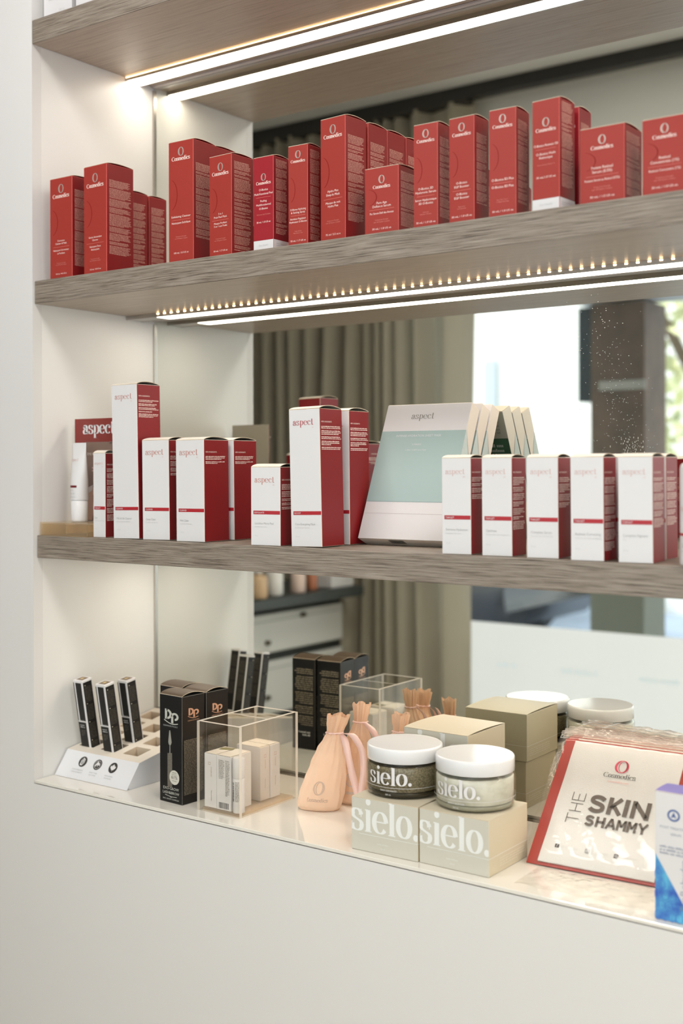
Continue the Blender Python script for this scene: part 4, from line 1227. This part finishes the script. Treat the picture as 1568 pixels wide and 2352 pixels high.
# ------------------------------------------------------------------ cloth packs leaning at the right
CARDR = mat('pack_red_card', (164, 40, 28), .4)
CLOTH = mat('white_microfibre', (222, 219, 215), .85, bump=(900, .5))
clear_mat('cellophane', (254, 253, 251), gloss=.55, rough=.05, haze=.04, hazecol=(255, 250, 244), wrinkle=(26, .25, (1, 2.2, 1)))
clear_mat('cellophane_top', (254, 250, 246), rough=.10, haze=.20, hazecol=(255, 248, 242), wrinkle=(30, .3, (.4, 4, 4)))
OLOGO = mat('raspberry_print', (204, 66, 92), .4)
TH = R(45.4)
def pack(label, off, first=False, n=1):
    t = thing('cloth_pack', label, 'pack', (.9108, .1038 + off, ZK + .0024), R(3), 'cellophane packs of white cloths', rx=-TH)
    # local: x right, z up along the pack, -y out of the front
    b = MB(); b.box((0, .0010, 0), (.196, .0018, .205), CARDR); b.build('backing_card', t)
    b = MB()
    nx, nz = 20, 24; rnd = random.Random(5 + n)
    x0, x1, z0, z1 = .0165, .1800, .0045, .2010
    def yy(i, j):
        e = min(i, nx - i, j, nz - j)
        return -.0052 + (.0030 if e == 0 else .0008 if e == 1 else 0) - .0005 * sin(i * 1.7 + j * .6 + n)
    V = [(x0 + (x1 - x0) * i / nx, yy(i, j), z0 + (z1 - z0) * j / nz) for j in range(nz + 1) for i in range(nx + 1)]
    F = [(j*(nx+1)+i, j*(nx+1)+i+1, (j+1)*(nx+1)+i+1, (j+1)*(nx+1)+i) for j in range(nz) for i in range(nx)]
    b.raw(V, F, CLOTH, True); b.raw([(v[0], .0006, v[2]) for v in V], [f[::-1] for f in F], CLOTH, True)
    per = [i for i in range(nx)] + [j * (nx+1) + nx for j in range(nz)] + [nz * (nx+1) + nx - i for i in range(nx)] + [(nz - j) * (nx+1) for j in range(nz)]
    for a, c in zip(per, per[1:] + per[:1]): b.poly([V[a], V[c], (V[c][0], .0006, V[c][2]), (V[a][0], .0006, V[a][2])], CLOTH)
    p = Panel(b, lambda u, v: (u, -.0061, v))
    p.ring(.0972, .1652, .0085, .0098, OLOGO, .0035, .0009, 40); p.ring(.0990, .1652, .0060, .0090, OLOGO, .0012, .0005, 30)
    p.word('Cosmedics', .0975, .1460, .0475, DKTXT, thick=.19, thin=.045, align='c')
    p.text('ocosmedics.com', .0975, .1385, .0048, mat('pink_print', (226, 160, 156), .5), 'c', width=.031)
    HB = MIDTXT
    # THE, thin sans lettering turned upwards
    def bar(x0_, y0_, x1_, y1_, wv=.0011, m_=HB):
        dx, dy = x1_ - x0_, y1_ - y0_; l = math.hypot(dx, dy); nx_, ny_ = -dy / l * wv / 2, dx / l * wv / 2
        p.poly([(x0_ + nx_, y0_ + ny_), (x1_ + nx_, y1_ + ny_), (x1_ - nx_, y1_ - ny_), (x0_ - nx_, y0_ - ny_)], m_)
    X0, X1 = .0400, .0580
    bar(X0, .0665, X0, .0815); bar(X0, .0740, X1, .0740)                                # T
    bar(X0, .0855, X1, .0855); bar(X0, .0975, X1, .0975); bar(.0490, .0855, .0490, .0975) # H
    bar(X0, .1025, X1, .1025); bar(X0, .1020, X0, .1150); bar(X1, .1020, X1, .1150); bar(.0490, .1025, .0490, .1130) # E
    # SKIN / SHAMMY, heavy sans lettering
    def S_(x, y, w, h, k):
        pts = [(x + w * .92, y + h * .80)] + bez((x + w * .92, y + h * .80), (x + w * .70, y + h * 1.03), (x + w * .06, y + h * 1.02), (x + w * .12, y + h * .72))[1:] \
            + bez((x + w * .12, y + h * .72), (x + w * .18, y + h * .50), (x + w * .92, y + h * .58), (x + w * .90, y + h * .28))[1:] \
            + bez((x + w * .90, y + h * .28), (x + w * .90, y - h * .04), (x + w * .25, y - h * .02), (x + w * .06, y + h * .20))[1:]
        V_, F_ = stroke(pts, k, k); p.shape(V_, F_, HB)
    y, h, k = .0880, .0270, .0063
    S_(.0672, y + .0015, .0215, h - .003, k)
    bar(.0962, y, .0962, y + h, k); bar(.0975, y + .0105, .1110, y + h - .0005, k * .92); bar(.1010, y + .0150, .1125, y + .0010, k * .92)
    bar(.1195, y, .1195, y + h, k)
    bar(.1300, y, .1300, y + h, k); bar(.1500, y, .1500, y + h, k); bar(.1310, y + h - .003, .1490, y + .003, k * .95)
    y, h, k = .0665, .0160, .0038
    S_(.0680, y + .001, .0115, h - .002, k)
    bar(.0845, y, .0845, y + h, k); bar(.0940, y, .0940, y + h, k); bar(.0845, y + h / 2, .0940, y + h / 2, k)
    bar(.0985, y, .1045, y + h, k * .9); bar(.1105, y, .1045, y + h, k * .9); bar(.1010, y + h * .32, .1080, y + h * .32, k * .8)
    for xx in (.1145, .1290):
        bar(xx, y, xx, y + h, k * .95); bar(xx + .0100, y, xx + .0100, y + h, k * .95); bar(xx + .0006, y + h - .001, xx + .0050, y + h * .35, k * .8); bar(xx + .0094, y + h - .001, xx + .0050, y + h * .35, k * .8)
    bar(.1490, y, .1490, y + h * .5, k); bar(.1490, y + h * .45, .1432, y + h, k * .9); bar(.1490, y + h * .45, .1550, y + h, k * .9)
    # small square icons and handles
    for xx, kind in ((.0392, 'f'), (.0828, 'c'), (.1236, 'y')):
        p.rect(xx - .0030, .0262, xx + .0030, .0318, DKTXT)
        pp = Panel(b, lambda u, v: (u, -.0063, v))
        if kind == 'f': pp.text('f', xx, .0268, .0058, WHITE, 'c')
        elif kind == 'c': pp.rect(xx - .0023, .0268, xx + .0023, .0311, WHITE); Panel(b, lambda u, v: (u, -.0065, v)).ring(xx, .0289, .0013, .0013, DKTXT, .0005, .0005, 16)
        else: pp.ring(xx, .0290, .0016, .0014, WHITE, .0006, .0006, 16)
        p.text('@ocosmedics' if kind != 'y' else 'ocosmedics', xx + .0055, .0277, .0040, mat('washed_print', (204, 202, 200), .6), 'l', width=.024)
    o = b.build('folded_cloth', t); o['label'] = 'folded white cloth with dark lettering'
    # cellophane sleeve: wavy front skin, back skin, sealed rim and a loose fold at the top
    b = MB(); nx, nz = 30, 34; xa, xb, za, zb_ = -.0090, .2050, .0, .2120
    V = []
    for j in range(nz + 1):
        for i in range(nx + 1):
            e = min(i, nx - i, j, nz - j); bulge = min(1, e / 2.0)
            V.append((xa + (xb - xa) * i / nx + .0012 * sin(j * .9 + n), -.0004 - .0072 * bulge - .0007 * sin(i * 1.1 + j * .7) * bulge, za + (zb_ - za) * j / nz))
    F = [(j*(nx+1)+i, j*(nx+1)+i+1, (j+1)*(nx+1)+i+1, (j+1)*(nx+1)+i) for j in range(nz) for i in range(nx)]
    b.raw(V, F, MATS['cellophane'], True)
    b.raw([(v[0], .0024, v[2]) for v in V], [f[::-1] for f in F], MATS['cellophane'], True)
    V = []; nx = 40
    for i in range(nx + 1):
        x = xa + (xb - xa) * i / nx
        V += [(x, -.0030 + .0010 * sin(i * 1.3), .2095), (x, -.0042 + .0012 * sin(i * .9 + n), .2150 + .0008 * sin(i * 2.1)), (x, .0040 + .0012 * sin(i * 1.7), .2185 + .0010 * sin(i * .7 + n)), (x, .0088, .2120)]
    F = [(4*i+k_, 4*i+4+k_, 4*i+5+k_, 4*i+1+k_) for i in range(nx) for k_ in range(3)]
    b.raw(V, F, MATS['cellophane_top'], True)
    b.build('cellophane_sleeve', t)
    return t
pk = pack('foremost cellophane pack of printed white cloth leaning at the right', 0.0, n=1)
copy_tree(pk, 'second cellophane cloth pack, right behind the foremost one', (.9085, .1205, ZK + .0024))
copy_tree(pk, 'rearmost cellophane cloth pack, its top touching the mirror', (.9070, .1372, ZK + .0024))
# loose crumpled cellophane lying in front of the packs
t = thing('cellophane_sheet', 'loose crumpled clear cellophane lying on the counter before the cloth packs', 'wrapper', (.935, .022, ZK + .0006), R(2))
b = MB(); nx, ny = 44, 16; rnd = random.Random(9)
hm = [[max(0, rnd.gauss(.0010, .0012)) for _ in range(nx + 1)] for _ in range(ny + 1)]
V = [(.188 * i / nx, .074 * j / ny + .002 * sin(i * .5), .0002 + hm[j][i] * (.4 + .6 * (j / ny))) for j in range(ny + 1) for i in range(nx + 1)]
F = [(j*(nx+1)+i, j*(nx+1)+i+1, (j+1)*(nx+1)+i+1, (j+1)*(nx+1)+i) for j in range(ny) for i in range(nx)]
b.raw(V, F, MATS['cellophane'], True)
b.build('sheet', t)

# white and blue carton at the right edge
BL1 = mat('honeycomb_blue', (44, 74, 176), .4, noise=(46, (92, 178, 214))); LAV = mat('lavender_print', (112, 100, 176), .4)
def pr(b):
    w, d, h = .0520, .0400, .1555
    p = front(b); p2 = front(b, e=.0004)
    p.poly([(.0003, .0006), (.0500, .0006), (.0003, .0800)], BL1)
    for i in range(6):
        for j in range(5):
            x, z = .004 + i * .0088 + (j % 2) * .0044, .006 + j * .0125
            if z + x * 1.6 < .066:
                V, F = stroke(arc(x, z, .0048, .0062, 30, 390, 6), .0006, .0006); p2.shape(V, F, mat('honeycomb_line', (60, 112, 196), .4))
    p.ring(.0235, .1290, .0068, .0062, mat('navy_print', (66, 92, 148), .4), .0022, .0022, 24); p.poly([(.0200, .1255), (.0235, .1330), (.0270, .1255), (.0235, .1275)], MATS['navy_print'])
    p.text('POST TREATMENT', .026, .1120, .0044, mat('slate_print', (150, 154, 170), .5), 'c', width=.040); p.text('SERUM', .026, .1045, .0044, MATS['slate_print'], 'c')
    p.fine(.006, .092, .046, .0040, [3], MATS['slate_print'], 3)
    p.text('BioRehydra', .0400, .0160, .0125, MATS['slate_print'], 'l', rot=90, width=.062)
carton('white and blue carton standing at the right edge of the counter', 'box', (1.1325, .0124, ZK + .0003), R(-.6), .0520, .0400, .1555, {'front': WHITE, 'back': WHITE, 'left': WHITE, 'right': WHITE, 'bottom': WHITE}, WHITE, pr, rise=.0008, flap=LAV, under=LAV)

# ------------------------------------------------------------------ the room behind the camera, seen in the mirror
CUR = cloth_mat('taupe_curtain', (190, 182, 164), .30)
t = thing('curtain', 'floor-length taupe curtain in deep folds beside the shop window, seen in the mirror', 'curtain', (0, 0, 0))
b = MB(); n = 340; x0, x1 = -2.15, -.545; rnd = random.Random(12)
fold = []; ph = 0
for i in range(n + 1):
    ph += (x1 - x0) / n * 2 * pi / (.115 + .05 * sin(i * .021) + .03 * sin(i * .057 + 2))
    fold.append(.052 * sin(ph) + .016 * sin(ph * 2.3 + 1))
zz = [0.02, .5, 1.0, 1.5, 2.0, 2.4, 2.745]
V = []; 
for j, z in enumerate(zz):
    k = 1.0 - .45 * (z / 2.745) ** 3
    for i in range(n + 1):
        V.append((x0 + (x1 - x0) * i / n + .018 * sin(z * 1.1 + i * .05), -1.892 + fold[i] * k + .008 * sin(z * 2 + i * .09), z))
F = [(j*(n+1)+i, j*(n+1)+i+1, (j+1)*(n+1)+i+1, (j+1)*(n+1)+i) for j in range(len(zz) - 1) for i in range(n)]
b.raw(V, F, CUR, True)
b.build('curtain_cloth', t)
b = MB(); b.box((x0, -1.93, 2.735), (x1, -1.86, 2.752), mat('curtain_heading', (60, 56, 48), .8)); b.build('heading_tape', t)
t = thing('curtain_track', 'dark curtain track running along the ceiling above the window', 'track', (0, 0, 0))
b = MB(); b.box((-2.45, -1.915, 2.753), (4.9, -1.865, 2.7995), mat('dark_track', (44, 42, 38), .5)); b.build('rail', t)
b = MB(); b.box((-2.46, -1.92, 2.748), (-2.45, -1.86, 2.7995), MATS['dark_track']); b.build('end_cap', t)

# dark-framed drawer cabinet with bottles
DG = mat('charcoal_worktop', (66, 70, 68), .45); DW = mat('drawer_white', (206, 206, 200), .4)
t = thing('drawer_cabinet', 'charcoal cabinet with white drawers seen in the mirror', 'cabinet', (-1.70, -1.80, 0))
b = MB(); b.box((0, 0, .05), (.62, 1.05, .885), mat('charcoal_frame', (44, 46, 44), .6)); b.build('carcass', t)
b = MB(); b.box((-.02, -.015, .892), (.724, 1.07, .930), DG, bev=.003); b.build('worktop', t)
for z0, z1 in ((.722, .862), (.50, .690), (.27, .47)):
    b = MB(); b.box((.6205, .012, z0), (.640, 1.02, z1), DW, bev=.002); b.box((.6402, .03, z1 - .028), (.6412, 1.0, z1 - .025), mat('drawer_line', (150, 150, 144), .6)); d_ = b.build('drawer', t)
    b = MB()
    for yk in (.27, .76): b.lathe([(.004, 0), (.004, .012), (.010, .016), (.010, .022), (.004, .024)], mat('bronze_knob', (92, 84, 70), .35, metal=.6), 14, cx=0, cy=0) if False else None
    for yk, zk in ((.268, z1 - .021),):
        b.box((.6405, yk - .012, zk - .008), (.655, yk + .012, zk + .008), mat('bronze_knob', (92, 84, 70), .35, metal=.6), bev=.003)
    b.build('knob', d_)
    b = MB(); b.box((.6405, .475 - .011, (z0 + z1) / 2 - .04), (.654, .475 + .011, (z0 + z1) / 2 - .024), MATS['bronze_knob'], bev=.003); b.build('lock', d_)
for i, (y, x, r, h, c, lb) in enumerate((
    (-1.00, -1.03, .030, .105, (206, 172, 128), 'squat tan bottle on the charcoal cabinet, nearest the mirror frame edge'),
    (-1.115, -1.10, .024, .12, (226, 214, 200), 'cream bottle second along the charcoal cabinet'),
    (-1.23, -1.02, .034, .10, (212, 178, 140), 'wide tan jar third along the charcoal cabinet'),
    (-1.345, -1.04, .032, .11, (236, 232, 226), 'white pump bottle on the charcoal cabinet'),
    (-1.47, -1.03, .028, .10, (232, 206, 192), 'blush bottle on the charcoal cabinet'),
    (-1.58, -1.05, .020, .095, (198, 128, 96), 'small orange bottle near the window end of the charcoal cabinet'))):
    t = thing('cosmetic_bottle', lb, 'bottle', (x, y, .9305), 0, 'bottles on the charcoal cabinet')
    b = MB(); b.lathe([(r * .92, 0), (r, .004), (r, h * .7), (r * .9, h * .78), (r * .4, h * .84), (r * .4, h * .86)], mat('bottle_%d' % i, c, .35), 24); b.build('bottle_body', t)
    b = MB(); b.lathe([(r * .5, h * .861), (r * .5, h), (r * .42, h * 1.02)], WHITE, 20); b.build('cap', t)
t = thing('white_tray', 'long white tray at the window end of the charcoal cabinet', 'tray', (-1.12, -1.78, .9305))
b = MB(); b.box((0, 0, 0), (.12, .14, .055), WHITE, bev=.004); b.build('tray_body', t)

# outside the window
b = MB(); b.box((-14, -22, -.06), (16, WIN - .12, -.01), mat('street_skylit_blue', (176, 190, 214), .8, noise=(2, (164, 178, 204)))); struct('street', b)  # blue of the sky-lit shade is put into the road colour
COLM = mat('brown_column', (112, 90, 76), .7, noise=(9, (92, 76, 64)))
t = thing('street_column', 'brown column outside the window with a dark sign panel and a pale band', 'column', (-.46, -3.1, -.01))
b = MB(); b.box((-.10, -.14, 1.44), (.15, .11, 2.12), COLM); b.build('upper_shaft', t)
b = MB(); b.box((-.11, -.15, 0), (.14, .10, 1.4398), mat('green_grey_column', (116, 116, 102), .7)); b.build('lower_shaft', t)
b = MB(); b.box((-.165, .0, 1.69), (-.1005, .10, 2.11), mat('dark_teal_sign', (38, 50, 56), .5)); b.build('sign_panel', t)
b = MB(); b.box((-.06, .1105, 1.735), (.156, .116, 1.775), mat('pale_band', (170, 164, 156), .5)); b.build('pale_band', t)
t = thing('street_canopy', 'pale canopy slab over the pavement outside the window', 'canopy', (0, 0, 0))
b = MB(); b.box((-.66, -3.22, 2.125), (1.2, -2.12, 2.19), mat('canopy_paint', (212, 208, 200), .7)); b.build('canopy_slab', t)
WB = mat('white_building', (236, 236, 236), .8)
t = thing('street_building', 'sunlit white building across the street', 'building', (0, 0, -.01))
b = MB(); b.box((-12.0, -11.6, 0), (-1.8, -9.0, 6.5), WB); b.build('facade', t)
b = MB(); b.box((-4.44, -8.99, 1.6), (-4.30, -8.95, 2.5), mat('pale_blue_door', (190, 200, 210), .6)); b.build('window', t)
b = MB(); b.box((-7.4, -8.99, 1.2), (-7.0, -8.95, 2.9), MATS['pale_blue_door']); b.build('window', t)
# parked car
CARB = mat('car_navy', (26, 28, 34), .4, coat=.2)
t = thing('parked_car', 'dark parked car across the street, seen low in the mirror', 'car', (-4.25, -6.0, -.01))
b = MB()
sec = [(-2.1, .45, .62), (-2.05, .30, .82), (-1.2, .22, .95), (-.65, .22, 1.0), (.1, .22, 1.02), (1.2, .22, .98), (1.9, .25, .92), (2.1, .42, .70)]
V = []
for x, lo, hi in sec: V += [(x, -.85, lo), (x, .85, lo), (x, .88, (lo + hi) / 2), (x, .80, hi), (x, -.80, hi), (x, -.88, (lo + hi) / 2)]
F = [(6*i+k, 6*i+(k+1) % 6, 6*i+6+(k+1) % 6, 6*i+6+k) for i in range(len(sec) - 1) for k in range(6)] + [tuple(range(6)), tuple(range(47, 41, -1))]
b.raw(V, F, CARB, True); b.build('car_body', t)
b = MB()
V = [(-.95, -.74, .98), (1.35, -.74, .98), (1.35, .74, .98), (-.95, .74, .98), (-.35, -.60, 1.42), (.75, -.60, 1.42), (.75, .60, 1.42), (-.35, .60, 1.42)]
b.raw(V, [(0,1,5,4), (1,2,6,5), (2,3,7,6), (3,0,4,7), (4,5,6,7)], mat('car_glass', (70, 78, 86), .1)); b.build('cabin', t)
for x, y in ((-1.3, .86), (1.3, .86), (-1.3, -.86), (1.3, -.86)):
    b = MB(); n = 24; V = []
    for yo in (-.1, .1):
        V += [(x + .33 * cos(2*pi*i/n), y + yo * (1 if y > 0 else 1), .33 + .33 * sin(2*pi*i/n)) for i in range(n)]
    b.raw(V, [(i, (i+1) % n, n + (i+1) % n, n + i) for i in range(n)] + [tuple(range(n)), tuple(range(2*n-1, n-1, -1))], mat('tyre', (24, 24, 26), .7)); b.build('wheel', t)
# trees
def tree(label, x, y, h, spread, seed, cols):
    t = thing('street_tree', label, 'tree', (x, y, -.01), 0, 'trees outside the window')
    rnd = random.Random(seed); b = MB(); BK = mat('tree_bark', (92, 80, 66), .9)
    b.tube([(0, 0, 0), (.03, .02, h * .3), (-.02, .04, h * .6), (.05, 0, h * .8)], .09, BK, 10)
    for k in range(6):
        a = rnd.random() * 6.28; b.tube([(0, 0, h * .45), (cos(a) * spread * .4, sin(a) * spread * .4, h * .68), (cos(a) * spread * .7, sin(a) * spread * .7, h * .82)], .03, BK, 6)
    b.build('trunk', t)
    b = MB()
    for i in range(800):
        a = rnd.random() * 6.28; r = spread * rnd.random() ** .5; z = h * (.35 + .65 * rnd.random()); k = 1 - abs(z / h - .68) * 1.3
        c = Vector((cos(a) * r * k, sin(a) * r * k, z)); s_ = rnd.uniform(.05, .10)
        u = Vector((rnd.gauss(0, 1), rnd.gauss(0, 1), rnd.gauss(0, 1))).normalized(); w_ = u.cross(Vector((rnd.gauss(0, 1), rnd.gauss(0, 1), rnd.gauss(0, 1)))).normalized()
        b.poly([c - u * s_, c - w_ * s_ * .5, c + u * s_, c + w_ * s_ * .5], cols[i % len(cols)])
    b.build('foliage', t)
LF = [mat('leaf_yellow_green', (228, 228, 184), .6), mat('leaf_olive', (206, 210, 164), .6), mat('leaf_dark', (84, 92, 62), .6)]
tree('sunlit yellow green street tree to the right of the brown column', -1.05, -6.4, 3.0, .75, 3, LF[:2])
tree('low dark street tree behind the parked car', -3.6, -8.0, 1.15, .8, 4, [LF[2], LF[1], LF[2]])
